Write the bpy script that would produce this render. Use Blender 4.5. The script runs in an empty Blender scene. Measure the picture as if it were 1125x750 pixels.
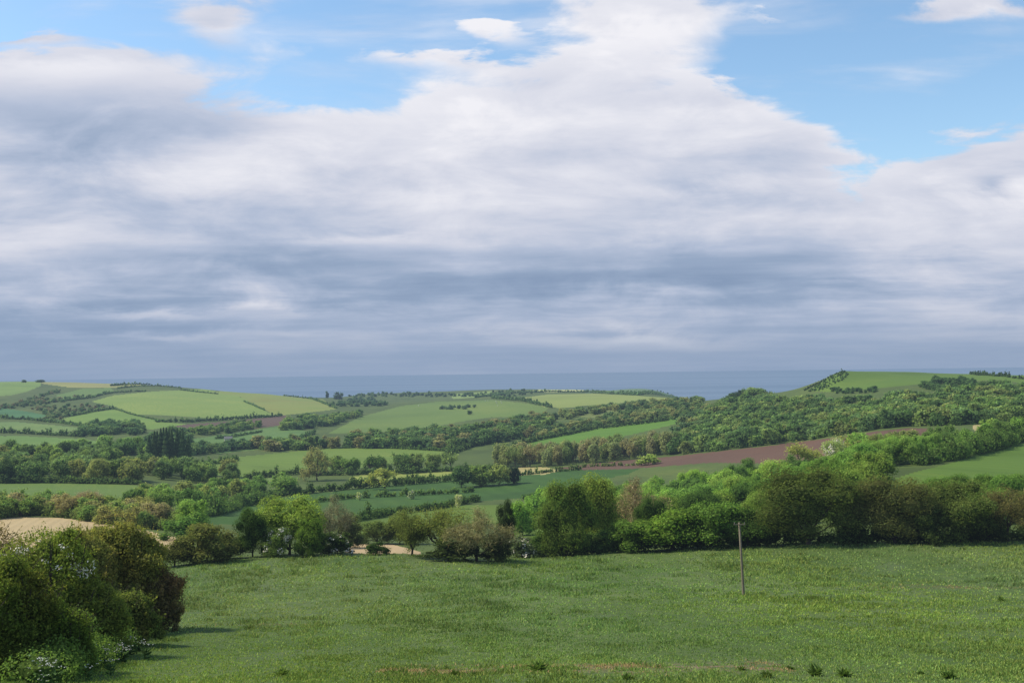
import bpy, bmesh, math, random
import numpy as np
from mathutils import Matrix, Vector

rng = np.random.default_rng(7)
random.seed(7)
SC = bpy.context.scene
COL = SC.collection
PI = math.pi

# ------------------------------------------------------------------ camera
FPX, W0, H0 = 1206.0, 1125.0, 750.0
EYE = 100.0                                   # metres above the sea
PITCH = math.atan(33.6 / FPX)
ROLL = -0.0131
CR = np.array(Matrix.Rotation(PI / 2 + PITCH, 3, 'X') @ Matrix.Rotation(ROLL, 3, 'Z'))
cam = bpy.data.cameras.new('camera'); camo = bpy.data.objects.new('camera', cam)
COL.objects.link(camo); SC.camera = camo
cam.sensor_width = 36.0; cam.lens = FPX / W0 * 36.0
cam.clip_start = 0.3; cam.clip_end = 200000.0
camo.matrix_world = Matrix.Translation((0, 0, EYE)) @ Matrix(CR.tolist()).to_4x4()

def ray(u, v):                                # photo pixel -> (x/y, s) with s = 1206 * drop / y
    d = np.stack([(np.asarray(u, float) - W0 / 2), -(np.asarray(v, float) - H0 / 2), np.full(np.shape(u), -FPX)], -1) @ CR.T
    return d[..., 0] / d[..., 1], -d[..., 2] / d[..., 1] * FPX

def project(P):                               # world point -> photo pixel
    q = (np.asarray(P, float) - np.array([0, 0, EYE])) @ CR
    return q[..., 0] / -q[..., 2] * FPX + W0 / 2, -(q[..., 1] / -q[..., 2]) * FPX + H0 / 2

# ------------------------------------------------------------------ terrain
NEAR = [(2.5, 1000), (6, 800), (15, 545), (30, 392), (42, 344), (60, 308), (80, 282), (120, 249), (160, 221)]
COLS = {   # column -> (distance, drop angle in pixels)
    -300: [(2.5, 1000), (6, 800), (15, 545), (30, 380), (42, 340), (60, 306), (80, 281), (120, 248), (160, 225), (200, 207), (260, 183), (340, 155), (450, 132), (570, 112), (650, 99), (750, 87), (850, 77), (1000, 63), (1200, 49), (1500, 31), (1700, 20), (1900, 12), (2200, 4), (2600, 9), (3200, 24), (4000, 36)],
    0: [(2.5, 1000), (6, 800), (15, 545), (30, 380), (42, 340), (60, 306), (80, 281), (120, 248), (160, 226), (200, 209), (260, 186), (340, 155), (400, 143), (450, 133), (500, 124), (570, 113), (650, 100), (750, 88), (850, 78), (1000, 65), (1150, 54), (1400, 38), (1500, 33), (1700, 22), (1900, 14), (2200, 3.5), (2600, 10), (3200, 25), (4000, 38)],
    140: NEAR + [(200, 205), (250, 191), (300, 176), (340, 162), (400, 147), (480, 130), (560, 117), (650, 104), (760, 91), (850, 79), (1000, 66), (1200, 51), (1430, 36), (1600, 28), (1900, 16), (2150, 8), (2300, 8), (2600, 15), (3200, 30), (3700, 38)],
    280: NEAR + [(200, 198), (250, 190), (300, 178), (400, 157), (450, 148), (500, 140), (600, 122), (700, 107), (780, 98), (900, 86), (1080, 68), (1200, 60), (1320, 51), (1450, 43), (1750, 28), (2050, 19.5), (2200, 20), (2500, 25), (2800, 35), (3300, 44)],
    420: NEAR + [(200, 199.5), (250, 191), (300, 181), (380, 164), (450, 150), (500, 140), (600, 124), (700, 110), (850, 90), (950, 80), (1050, 71), (1200, 60), (1500, 45), (1800, 34), (1950, 32.6), (2150, 33), (2450, 26), (2800, 21.5), (3000, 24), (3300, 34), (3700, 42)],
    560: NEAR + [(200, 203), (250, 195), (300, 181), (400, 160), (500, 141), (600, 124), (700, 109), (740, 104), (900, 80), (1000, 70), (1200, 53), (1350, 46), (1700, 31), (1850, 28), (2100, 25), (2300, 23), (2600, 19), (2850, 21), (3100, 29), (3600, 38)],
    700: NEAR + [(200, 198), (250, 190), (300, 178), (400, 155), (500, 132), (600, 112), (660, 103), (740, 95), (880, 72), (1000, 60), (1100, 51), (1200, 44), (1400, 38), (1750, 27.5), (2000, 26), (2500, 24), (3000, 22), (3500, 20), (3800, 32), (4200, 38)],
    840: NEAR + [(200, 193), (250, 175), (300, 160), (400, 132), (500, 112), (560, 98), (650, 86), (700, 78), (850, 57), (1000, 40), (1150, 28.5), (1250, 28), (1500, 36), (1900, 50), (2400, 60)],
    870: NEAR + [(200, 192.5), (250, 173), (310, 150), (400, 126), (500, 107), (560, 92), (650, 83), (700, 73), (850, 52), (1000, 36), (1120, 23.5), (1220, 24), (1500, 34), (1900, 48), (2400, 60)],
    900: NEAR + [(200, 192), (250, 171), (315, 140), (400, 117), (480, 103), (560, 83), (650, 73), (700, 66), (850, 45), (1000, 28), (1120, 14), (1220, 17), (1500, 28), (1900, 44), (2400, 57)],
    927: NEAR + [(200, 192), (250, 169), (320, 131), (400, 109), (470, 96), (560, 77), (650, 66), (700, 61), (850, 41), (1000, 20), (1110, 3.5), (1200, 4), (1400, 13), (1900, 40), (2400, 55)],
    980: NEAR + [(200, 192), (250, 166), (330, 113), (400, 97), (450, 86), (560, 69), (700, 52), (850, 33), (1000, 15), (1200, 5), (1350, 6), (1500, 15), (1900, 32), (2400, 52)],
    1125: NEAR + [(200, 191), (250, 167), (300, 128), (420, 88), (520, 68), (560, 63), (700, 43), (850, 23), (1000, 11.5), (1150, 11), (1350, 17), (1600, 30), (2000, 48), (2600, 62)],
    1425: NEAR + [(200, 188), (250, 165), (300, 125), (420, 86), (520, 66), (700, 42), (850, 24), (1000, 14), (1200, 14), (1500, 25), (2000, 45), (2600, 60)],
}

def pchip(xk, yk, x):
    xk = np.asarray(xk, float); yk = np.asarray(yk, float)
    h = np.diff(xk); sh = (-1,) + (1,) * (yk.ndim - 1); hh = h.reshape(sh)
    d = np.diff(yk, axis=0) / hh
    m = np.zeros_like(yk)
    w1 = (2 * hh[1:] + hh[:-1]); w2 = (hh[1:] + 2 * hh[:-1])
    ok = d[1:] * d[:-1] > 0
    with np.errstate(divide='ignore', invalid='ignore'):
        m[1:-1] = np.where(ok, (w1 + w2) / (w1 / np.where(ok, d[:-1], 1) + w2 / np.where(ok, d[1:], 1)), 0)
    m[0] = d[0]; m[-1] = d[-1]
    i = np.clip(np.searchsorted(xk, x) - 1, 0, len(xk) - 2)
    t = np.clip(((x - xk[i]) / h[i]), 0, 1).reshape((-1,) + (1,) * (yk.ndim - 1)); hi = hh[i]
    return (yk[i] * (1 + 2 * t) * (1 - t) ** 2 + m[i] * hi * t * (1 - t) ** 2 + yk[i + 1] * t * t * (3 - 2 * t) + m[i + 1] * hi * t * t * (t - 1))

def s2(x, y, seed):                            # cheap smooth noise from sines, about -1..1
    r = np.random.default_rng(seed); o = 0
    for k in range(5):
        a = r.uniform(0, 2 * PI); f = r.uniform(.7, 1.6)
        o = o + np.sin((x * math.cos(a) + y * math.sin(a)) * f + r.uniform(0, 6.28))
    return o / 3.0

NY = 820
LY = np.linspace(math.log(2.5), math.log(5200), NY)
YS = np.exp(LY)
cu = np.array(sorted(COLS)); ctx = (cu - W0 / 2) / FPX
tab = []
for c in cu:
    k = np.array(COLS[c], float)
    yy = np.append(k[:, 0], [5200]); dd = k[:, 1].copy()
    ss = np.append(dd, [dd[-1] + 8])
    tab.append(pchip(np.log(yy), ss, LY))
tab = np.array(tab)                            # columns x NY
inner = np.arange(-1.75, 569 + .1, .75)
TXS = np.concatenate([np.linspace(-1.9, -.56, 70)[:-1], np.linspace(-.56, .56, 860), np.linspace(.56, 1.9, 70)[1:]])
S = pchip(ctx, tab, np.clip(TXS, ctx[0], ctx[-1]))
XX, YY = TXS[:, None] * YS[None, :], np.broadcast_to(YS, S.shape)
drop = S * YS / FPX
amp = np.clip((YS - 20) / 100, 0, 1)
drop = drop + amp * (.16 * s2(XX / 2.6, YY / 2.6, 1) * (YS < 230) + .42 * s2(XX / 16, YY / 16, 2) + .5 * s2(XX / 60, YY / 60, 3) * np.clip((YS - 150) / 300, 0, 1))
drop = np.minimum(drop, EYE + 6)
S = drop * FPX / YS
NX = len(TXS)

def s_at(tx):
    i = np.clip(np.searchsorted(TXS, tx) - 1, 0, NX - 2); f = (tx - TXS[i]) / (TXS[i + 1] - TXS[i])
    return S[i] * (1 - f) + S[i + 1] * f

def ground_z(x, y):
    y = max(y, 2.6); a = s_at(x / y)
    return EYE - np.interp(math.log(y), LY, a) * y / FPX

def hit(u, v, ymin=3.0):                       # where the view ray through a photo pixel meets the terrain
    tx, s = ray(u, v); a = s_at(float(tx)); j = np.searchsorted(YS, ymin)
    k = np.nonzero(a[j:] <= s)[0]
    if len(k) == 0:
        b = j + int(np.argmin(a[j:np.searchsorted(YS, 3600)])); y = YS[b]
    else:
        b = j + k[0]
        y = YS[b]
        if b > j and a[b - 1] > s:
            f = (a[b - 1] - s) / max(a[b - 1] - a[b], 1e-6); y = YS[b - 1] + f * (YS[b] - YS[b - 1])
    x = float(tx) * y
    return Vector((x, y, ground_z(x, y)))

def at_dist(u, y):
    tx = (u - W0 / 2) / FPX
    x = tx * y
    return Vector((x, y, ground_z(x, y)))

# ------------------------------------------------------------------ helpers: colour, nodes, meshes
def A(r, g, b, k=.6):                          # photo appearance -> base colour
    f = lambda c: ((c / 255 + .055) / 1.055) ** 2.4 if c > 10 else c / 255 / 12.92
    return (f(r) * k, f(g) * k, f(b) * k, 1)

class V:                                       # tiny expression builder for shader nodes
    def __init__(s, nt, sock): s.nt, s.k = nt, sock
    def _op(s, op, o=None, c=None, rev=False, clamp=False):
        n = s.nt.nodes.new('ShaderNodeMath'); n.operation = op; n.use_clamp = clamp
        ins = [s, o, c] if not rev else [o, s, c]
        for i, q in enumerate(ins):
            if q is None: continue
            if isinstance(q, V): s.nt.links.new(q.k, n.inputs[i])
            else: n.inputs[i].default_value = q
        return V(s.nt, n.outputs[0])
    def __add__(s, o): return s._op('ADD', o)
    __radd__ = __add__
    def __sub__(s, o): return s._op('SUBTRACT', o)
    def __rsub__(s, o): return s._op('SUBTRACT', o, rev=True)
    def __mul__(s, o): return s._op('MULTIPLY', o)
    __rmul__ = __mul__
    def __truediv__(s, o): return s._op('DIVIDE', o)
    def pw(s, e): return s._op('POWER', e)
    def abs(s): return s._op('ABSOLUTE')
    def mx(s, o): return s._op('MAXIMUM', o)
    def mn(s, o): return s._op('MINIMUM', o)
    def exp(s): return s._op('EXPONENT')
    def sin(s): return s._op('SINE')
    def clamp(s): return s._op('ADD', 0.0, clamp=True)
    def smooth(s, a, b):
        n = s.nt.nodes.new('ShaderNodeMapRange'); n.interpolation_type = 'SMOOTHSTEP'
        s.nt.links.new(s.k, n.inputs[0]); n.inputs[1].default_value = a; n.inputs[2].default_value = b
        return V(s.nt, n.outputs[0])

def node(nt, t, **kw):
    n = nt.nodes.new(t)
    for k, v in kw.items(): setattr(n, k, v)
    return n
def lnk(nt, a, b): nt.links.new(a.k if isinstance(a, V) else a, b)
def noise(nt, vec, scale, detail=4, rough=.55, dist=0.0, out=0):
    n = node(nt, 'ShaderNodeTexNoise'); n.inputs['Scale'].default_value = scale
    n.inputs['Detail'].default_value = detail; n.inputs['Roughness'].default_value = rough
    n.inputs['Distortion'].default_value = dist
    if vec is not None: lnk(nt, vec, n.inputs['Vector'])
    return V(nt, n.outputs[0]) if out == 0 else n.outputs[1]
def mixc(nt, fac, a, b, mode='MIX'):
    n = node(nt, 'ShaderNodeMix', data_type='RGBA', blend_type=mode)
    for q, i in ((fac, 0), (a, 6), (b, 7)):
        if isinstance(q, V): lnk(nt, q, n.inputs[i])
        elif hasattr(q, 'is_output'): nt.links.new(q, n.inputs[i])
        else: n.inputs[i].default_value = q
    return n.outputs[2]
def xyz(nt, x, y, z):
    n = node(nt, 'ShaderNodeCombineXYZ')
    for i, q in enumerate((x, y, z)):
        if isinstance(q, V): lnk(nt, q, n.inputs[i])
        else: n.inputs[i].default_value = q
    return n.outputs[0]
def new_mat(name):
    m = bpy.data.materials.new(name); m.use_nodes = True; nt = m.node_tree; nt.nodes.clear()
    return m, nt, node(nt, 'ShaderNodeOutputMaterial')
def position(nt):
    g = node(nt, 'ShaderNodeNewGeometry'); sp = node(nt, 'ShaderNodeSeparateXYZ'); nt.links.new(g.outputs['Position'], sp.inputs[0])
    return g.outputs['Position'], V(nt, sp.outputs[0]), V(nt, sp.outputs[1]), V(nt, sp.outputs[2])
def diffuse_out(nt, out, col, bump=None, strength=.5, dist=.1, rough=.9):
    b = node(nt, 'ShaderNodeBsdfPrincipled'); b.inputs['Roughness'].default_value = rough
    b.inputs['Specular IOR Level'].default_value = .15
    if hasattr(col, 'is_output'): nt.links.new(col, b.inputs['Base Color'])
    else: b.inputs['Base Color'].default_value = col
    if bump is not None:
        n = node(nt, 'ShaderNodeBump'); n.inputs['Strength'].default_value = strength; n.inputs['Distance'].default_value = dist
        lnk(nt, bump, n.inputs['Height']); nt.links.new(n.outputs[0], b.inputs['Normal'])
    nt.links.new(b.outputs[0], out.inputs[0])
    return b

def mesh_np(name, verts, quads, mats=(), midx=None, tint=None, smooth=False):
    """quads: (n,4) or (n,3) index array, or list of such arrays"""
    me = bpy.data.meshes.new(name)
    groups = quads if isinstance(quads, list) else [quads]
    groups = [g for g in groups if len(g)]
    nv = len(verts); npoly = sum(len(g) for g in groups)
    loops = np.concatenate([g.ravel() for g in groups]).astype(np.int32)
    totals = np.concatenate([np.full(len(g), g.shape[1]) for g in groups])
    starts = np.concatenate([[0], np.cumsum(totals)[:-1]]).astype(np.int32)
    me.vertices.add(nv); me.vertices.foreach_set('co', np.ascontiguousarray(verts, np.float32).ravel())
    me.loops.add(len(loops)); me.loops.foreach_set('vertex_index', loops)
    me.polygons.add(npoly); me.polygons.foreach_set('loop_start', starts)
    if midx is not None: me.polygons.foreach_set('material_index', np.asarray(midx, np.int32))
    me.polygons.foreach_set('use_smooth', np.full(npoly, bool(smooth)))
    if tint is not None:
        a = me.attributes.new('tint', 'FLOAT_COLOR', 'FACE')
        t = np.ones((npoly, 4), np.float32); t[:, :3] = tint
        a.data.foreach_set('color', t.ravel())
    for m in mats: me.materials.append(m)
    me.update(calc_edges=True)
    return me

def obj(name, me, parent=None, loc=None, rz=0.0, scale=None, color=None):
    o = bpy.data.objects.new(name, me); COL.objects.link(o)
    if parent is not None: o.parent = parent
    if loc is not None: o.location = loc
    o.rotation_euler = (0, 0, rz)
    if scale is not None: o.scale = scale
    if color is not None: o.color = color
    return o
def tag(o, label=None, cat=None, group=None, kind=None):
    if label: o['label'] = label
    if cat: o['category'] = cat
    if group: o['group'] = group
    if kind: o['kind'] = kind
    return o

# ------------------------------------------------------------------ world: daylight sky with broken cloud
SUN_EL, SUN_AZ = math.radians(47), math.radians(-82)      # azimuth from +Y, negative = to the left
world = bpy.data.worlds.new('World'); SC.world = world; world.use_nodes = True
world.cycles.sampling_method = 'MANUAL'; world.cycles.sample_map_resolution = 256
nt = world.node_tree; nt.nodes.clear()
wout = node(nt, 'ShaderNodeOutputWorld')
sky = node(nt, 'ShaderNodeTexSky', sky_type='NISHITA'); sky.sun_disc = False
sky.sun_elevation = SUN_EL; sky.sun_rotation = SUN_AZ; sky.altitude = 100; sky.dust_density = .6; sky.ozone_density = 1.5
tc = node(nt, 'ShaderNodeTexCoord'); sep = node(nt, 'ShaderNodeSeparateXYZ'); nt.links.new(tc.outputs['Generated'], sep.inputs[0])
dx, dy, dz = (V(nt, sep.outputs[i]) for i in range(3))
ya = dy.abs().mx(.08)
U = dx / ya * FPX + 562.5                       # bearing and elevation, in units of 1/1206
R = 408.6 - dz / ya * FPX - (U - 562.5) * .0131
zz = dz.mx(0.0) + .075
plane = xyz(nt, dx / zz, dy / zz, 0.0)          # cloud deck seen in perspective
n_big = noise(nt, plane, .55, 8, .53, .2)
n_mid = noise(nt, xyz(nt, dx / zz + 7.3, dy / zz * 1.15, 3.0), 1.35, 9, .58, .4)
n_puff = noise(nt, xyz(nt, U * .0066, R * .0160, 2.0), 1.0, 9, .58, .4)          # billows seen side on
n_wisp = noise(nt, xyz(nt, U * .0028 + R * .002, R * .020, 5.0), 1.0, 8, .57, .35)
n_strk = noise(nt, xyz(nt, dx / zz * .36 + 3.1, dy / zz * .8, 1.0), 1.2, 7, .52, .2)
RW = R + (n_puff - .5) * 90.0 + (n_wisp - .5) * 50.0
UW = U + (n_mid - .5) * 160.0
def blobs(lst, u, r):
    t = None
    for (u0, r0, su, sr, a) in lst:
        e = ((((u - u0) / su).pw(2.0) + ((r - r0) / sr).pw(2.0)) * -1.0).exp() * a
        t = e if t is None else t + e
    return t
cover = blobs([(430, 25, 120, 28, -.35), (375, 98, 70, 14, -.40), (900, 60, 90, 50, -.45), (1000, 80, 100, 45, -.45), (945, 160, 55, 30, -.4),
               (150, 30, 60, 14, -.15), (248, 14, 50, 28, .55), (80, 62, 120, 14, .3), (25, 38, 55, 8, .4), (1075, 6, 95, 14, .5), (1085, 150, 75, 22, .3), (548, 36, 34, 8, .5),
               (715, 18, 95, 28, .55), (620, 66, 170, 13, .25), (470, 62, 60, 8, .25), (1000, 40, 60, 8, .25), (870, 24, 40, 5, .3), (575, 10, 55, 22, -.45), (815, 74, 60, 12, -.40), (470, 40, 50, 10, -.3)], UW, RW)
tr = node(nt, 'ShaderNodeValToRGB'); lnk(nt, (UW - 0.0) / 1125.0, tr.inputs[0])
TOP = [(0, 68), (150, 74), (250, 90), (330, 116), (440, 114), (510, 84), (600, 58), (790, 66), (840, 112), (900, 150), (950, 186), (1000, 170), (1050, 142), (1125, 126)]
el = tr.color_ramp.elements
el[0].position = 0; el[1].position = 1
for u_, t_ in TOP[1:-1]: el.new(u_ / 1125)
for e_, (u_, t_) in zip(el, TOP): e_.position = u_ / 1125; e_.color = (t_ / 250, t_ / 250, t_ / 250, 1)
deck = node(nt, 'ShaderNodeSeparateColor'); nt.links.new(tr.outputs[0], deck.inputs[0])
low = (RW - V(nt, deck.outputs[0]) * 250.0 + (n_wisp - .5) * 60.0).smooth(-40.0, 60.0)
cov = (n_big - .5) * .45 + (n_puff - .5) * .85 + (n_mid - .5) * .35 - .14 + low * .74 + cover
veil = (n_wisp * .6 + n_mid * .4 + (n_big - .5) * .6).smooth(.46, .72) * .55
mask = cov.smooth(-.20, .24).mx(veil)
shade = blobs([(560, 170, 420, 70, .06), (85, 150, 125, 46, -.20), (30, 215, 120, 40, -.10), (330, 262, 190, 26, -.14), (60, 335, 200, 50, -.28), (480, 308, 330, 30, -.24), (200, 285, 120, 14, -.16), (760, 300, 180, 14, -.14), (880, 318, 260, 40, -.10), (690, 255, 120, 28, -.10), (1098, 207, 26, 14, -.34), (780, 195, 40, 12, -.12),
               (470, 150, 190, 40, .12), (640, 70, 160, 40, .16), (700, 128, 150, 30, .14), (60, 75, 110, 16, .18), (420, 268, 80, 9, .14), (165, 342, 80, 6, .36), (705, 374, 110, 8, .36), (180, 368, 60, 6, .32), (340, 368, 120, 6, .08),
               (960, 235, 160, 30, .12), (560, 222, 160, 22, .08), (1085, 150, 80, 24, .2), (560, 372, 60, 6, .14), (300, 345, 60, 5, .10)], U + (n_mid - .5) * 120.0, R + (n_puff - .5) * 50.0 + (n_wisp - .5) * 30.0)
near_h = R.smooth(300.0, 408.0)
tex = (n_puff - .5) * .85 + (n_mid - .5) * .40 + (n_wisp - .5) * .40 + (n_strk - .5) * (R.smooth(190.0, 330.0) * .55 + .28)
sh = (n_big - .5) * .45 + tex * 1.05 * (1.0 - near_h * .45) + .65 + (1.0 - cov.smooth(.05, .60)) * .12 + shade - near_h * .11
ramp = node(nt, 'ShaderNodeValToRGB'); lnk(nt, sh, ramp.inputs[0])
cr = ramp.color_ramp
cr.elements[0].position = .10; cr.elements[0].color = A(128, 149, 180, 1)
cr.elements[1].position = .98; cr.elements[1].color = A(246, 245, 250, 1)
for p, c in ((.34, (153, 171, 198)), (.53, (184, 195, 217)), (.72, (216, 219, 232))):
    e = cr.elements.new(p); e.color = A(*c, 1)
ccol = mixc(nt, R.smooth(320.0, 412.0) * .62, ramp.outputs[0], A(147, 166, 194, 1))
bg1 = node(nt, 'ShaderNodeBackground'); bg1.inputs[1].default_value = .15
hs = node(nt, 'ShaderNodeHueSaturation'); hs.inputs['Saturation'].default_value = 1.10; hs.inputs['Value'].default_value = 1.28
nt.links.new(sky.outputs[0], hs.inputs['Color']); nt.links.new(mixc(nt, 1.0, hs.outputs[0], (1.0, 1.02, .97, 1), 'MULTIPLY'), bg1.inputs[0])
bg2 = node(nt, 'ShaderNodeBackground'); nt.links.new(ccol, bg2.inputs[0]); bg2.inputs[1].default_value = 1.0
ms = node(nt, 'ShaderNodeMixShader'); lnk(nt, mask, ms.inputs[0])
nt.links.new(bg1.outputs[0], ms.inputs[1]); nt.links.new(bg2.outputs[0], ms.inputs[2]); nt.links.new(ms.outputs[0], wout.inputs[0])

sun = bpy.data.lights.new('sun', 'SUN'); sun.energy = 5.0; sun.angle = math.radians(5.0); sun.color = (1.0, .93, .80)
suno = bpy.data.objects.new('sun', sun); COL.objects.link(suno)
to_sun = Vector((math.sin(SUN_AZ) * math.cos(SUN_EL), math.cos(SUN_AZ) * math.cos(SUN_EL), math.sin(SUN_EL)))
suno.rotation_euler = to_sun.to_track_quat('Z', 'Y').to_euler(); suno.location = (0, 0, 300)
SC.view_settings.view_transform = 'Standard'; SC.view_settings.look = 'None'; SC.view_settings.exposure = 0
SC.cycles.max_bounces = 6; SC.cycles.transparent_max_bounces = 12

# ------------------------------------------------------------------ haze in the air (absorbs and glows a little, all the way to the coast)
HAZE = 1.05e-4
m, nt, out = new_mat('haze')
ab = node(nt, 'ShaderNodeVolumeAbsorption'); ab.inputs['Color'].default_value = (0, 0, 0, 1); ab.inputs['Density'].default_value = HAZE
em = node(nt, 'ShaderNodeEmission'); em.inputs[0].default_value = A(138, 158, 186, 1); em.inputs[1].default_value = HAZE
ad = node(nt, 'ShaderNodeAddShader'); nt.links.new(ab.outputs[0], ad.inputs[0]); nt.links.new(em.outputs[0], ad.inputs[1]); nt.links.new(ad.outputs[0], out.inputs['Volume'])
bm = bmesh.new(); bmesh.ops.create_cube(bm, size=1)
bmesh.ops.scale(bm, vec=(16000, 9000, 260), verts=bm.verts); bmesh.ops.translate(bm, vec=(0, 4400, 105), verts=bm.verts)
me = bpy.data.meshes.new('haze'); bm.to_mesh(me); bm.free(); me.materials.append(m)
tag(obj('haze', me), 'thin blue haze lying over the far fields and the sea', kind='structure')

# ------------------------------------------------------------------ sea
m, nt, out = new_mat('sea_water')
pos, px, py, pz = position(nt)
n1 = noise(nt, xyz(nt, px * .00012, py * .0009, 0.0), 1.0, 6, .55)
n2 = noise(nt, pos, .05, 4, .6)
col = mixc(nt, n1.smooth(.35, .65), A(90, 122, 146, .62), A(112, 138, 158, .70))
b = diffuse_out(nt, out, col, n2, .35, 1.5, .45); b.inputs['Specular IOR Level'].default_value = .3
vs = []; ring = 72; rad = [0, 3000, 9000, 25000, 60000]
for r_ in rad[1:]:
    for k in range(ring):
        a = 2 * PI * k / ring; vs.append((r_ * math.cos(a), r_ * math.sin(a) + 5000, 0))
vs.append((0, 5000, 0)); q = []
for j in range(len(rad) - 2):
    for k in range(ring): q.append((j * ring + k, j * ring + (k + 1) % ring, (j + 1) * ring + (k + 1) % ring, (j + 1) * ring + k))
tri = np.array([(len(vs) - 1, k, (k + 1) % ring) for k in range(ring)])
tag(obj('sea', mesh_np('sea', np.array(vs), [np.array(q), tri], [m])), kind='structure')

# ------------------------------------------------------------------ ground and fields
def field_mat(name, c1, c2, scale=.02, rows=None, patch=None, bump=.4, fine=1.6):
    c1, c2 = [(c[0] * 1.24, c[1] * 1.16, c[2] * .86, 1) if c[1] > c[0] else (c[0] * 1.08, c[1] * 1.06, c[2], 1) for c in (c1, c2)]
    m, nt, out = new_mat(name)
    pos, px, py, pz = position(nt)
    a = noise(nt, pos, scale, 5, .6, .3); f = noise(nt, pos, fine, 5, .7); g = noise(nt, pos, .22, 4, .6)
    fac = ((a - .5) * 1.5 + (g - .5) * .9 + (f - .5) * .9 + .5).clamp()
    col = mixc(nt, fac, c1, c2)
    big = noise(nt, pos, scale * .45, 4, .6, .8); st = noise(nt, xyz(nt, px * .35 + py * .12, py * .02, 0.0), 1.0, 4, .6)
    col = mixc(nt, big.smooth(.50, .72) * .55, col, tuple(c * .72 for c in c1[:3]) + (1,))
    col = mixc(nt, (big + (st - .5) * .5).smooth(.50, .30) * .45, col, (min(c2[0] * 1.30, .9), c2[1] * 1.12, c2[2] * 1.05, 1))
    h = f
    if rows:
        ang, sp, am = rows
        w = ((px * math.cos(ang) + py * math.sin(ang)) * (2 * PI / sp) + (g - .5) * 1.2).sin()
        col = mixc(nt, (w * .5 + .5) * am, col, tuple(c * .62 for c in c1[:3]) + (1,))
        h = f + w * .35
    if patch:
        pc, psc, lo, hi, pa = patch
        col = mixc(nt, noise(nt, pos, psc, 5, .65, .6).smooth(lo, hi) * pa, col, pc)
    diffuse_out(nt, out, col, h, bump, .25)
    return m

def near_mat(k=1.0):
    m, nt, out = new_mat('rough_pasture')
    pos, px, py, pz = position(nt)
    st = xyz(nt, px, py * .45, 0.0)
    a = noise(nt, st, .05, 5, .6, .4); g = noise(nt, st, .35, 5, .62, .3); f = noise(nt, pos, 2.4, 6, .72)
    col = mixc(nt, a.smooth(.36, .64), A(98, 122, 58), A(120, 138, 76))
    col = mixc(nt, g.smooth(.52, .72) * .75, col, A(78, 106, 44))
    col = mixc(nt, noise(nt, st, .13, 4, .6).smooth(.53, .68) * .6, col, A(112, 128, 84))
    col = mixc(nt, (f - .5).abs() * 2.2, col, A(62, 92, 34))
    col = mixc(nt, noise(nt, pos, 1.1, 5, .7).smooth(.60, .75) * .55, col, A(128, 144, 84))
    # bleached dead grass in a band near the gate end, and a second faint band far right
    d = noise(nt, xyz(nt, px * .55, py * .9, 4.0), 1.0, 6, .68, .5)
    band = ((((py - 50.5) / 2.3).pw(2.0)) * -1.0).exp() * ((px + 6.5).smooth(0.0, 2.5)) * (1.0 - (px - 11.0).smooth(0.0, 3.0))
    col = mixc(nt, (band * d.smooth(.44, .56) * .95).clamp(), col, A(158, 138, 108))
    band2 = ((((py - 136.0) / 3.0).pw(2.0) + (((px - 56.0) / 9.0).pw(2.0))) * -1.0).exp()
    col = mixc(nt, (band2 * d.smooth(.4, .6) * .7).clamp(), col, A(128, 112, 88))
    band3 = ((((py - 92.0) / 2.0).pw(2.0) + (((px + 21.0) / 4.0).pw(2.0))) * -1.0).exp()
    col = mixc(nt, (band3 * d.smooth(.4, .6) * .7).clamp(), col, A(132, 124, 92))
    diffuse_out(nt, out, col, f + g * 1.5, .7, .3)
    return m

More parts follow.
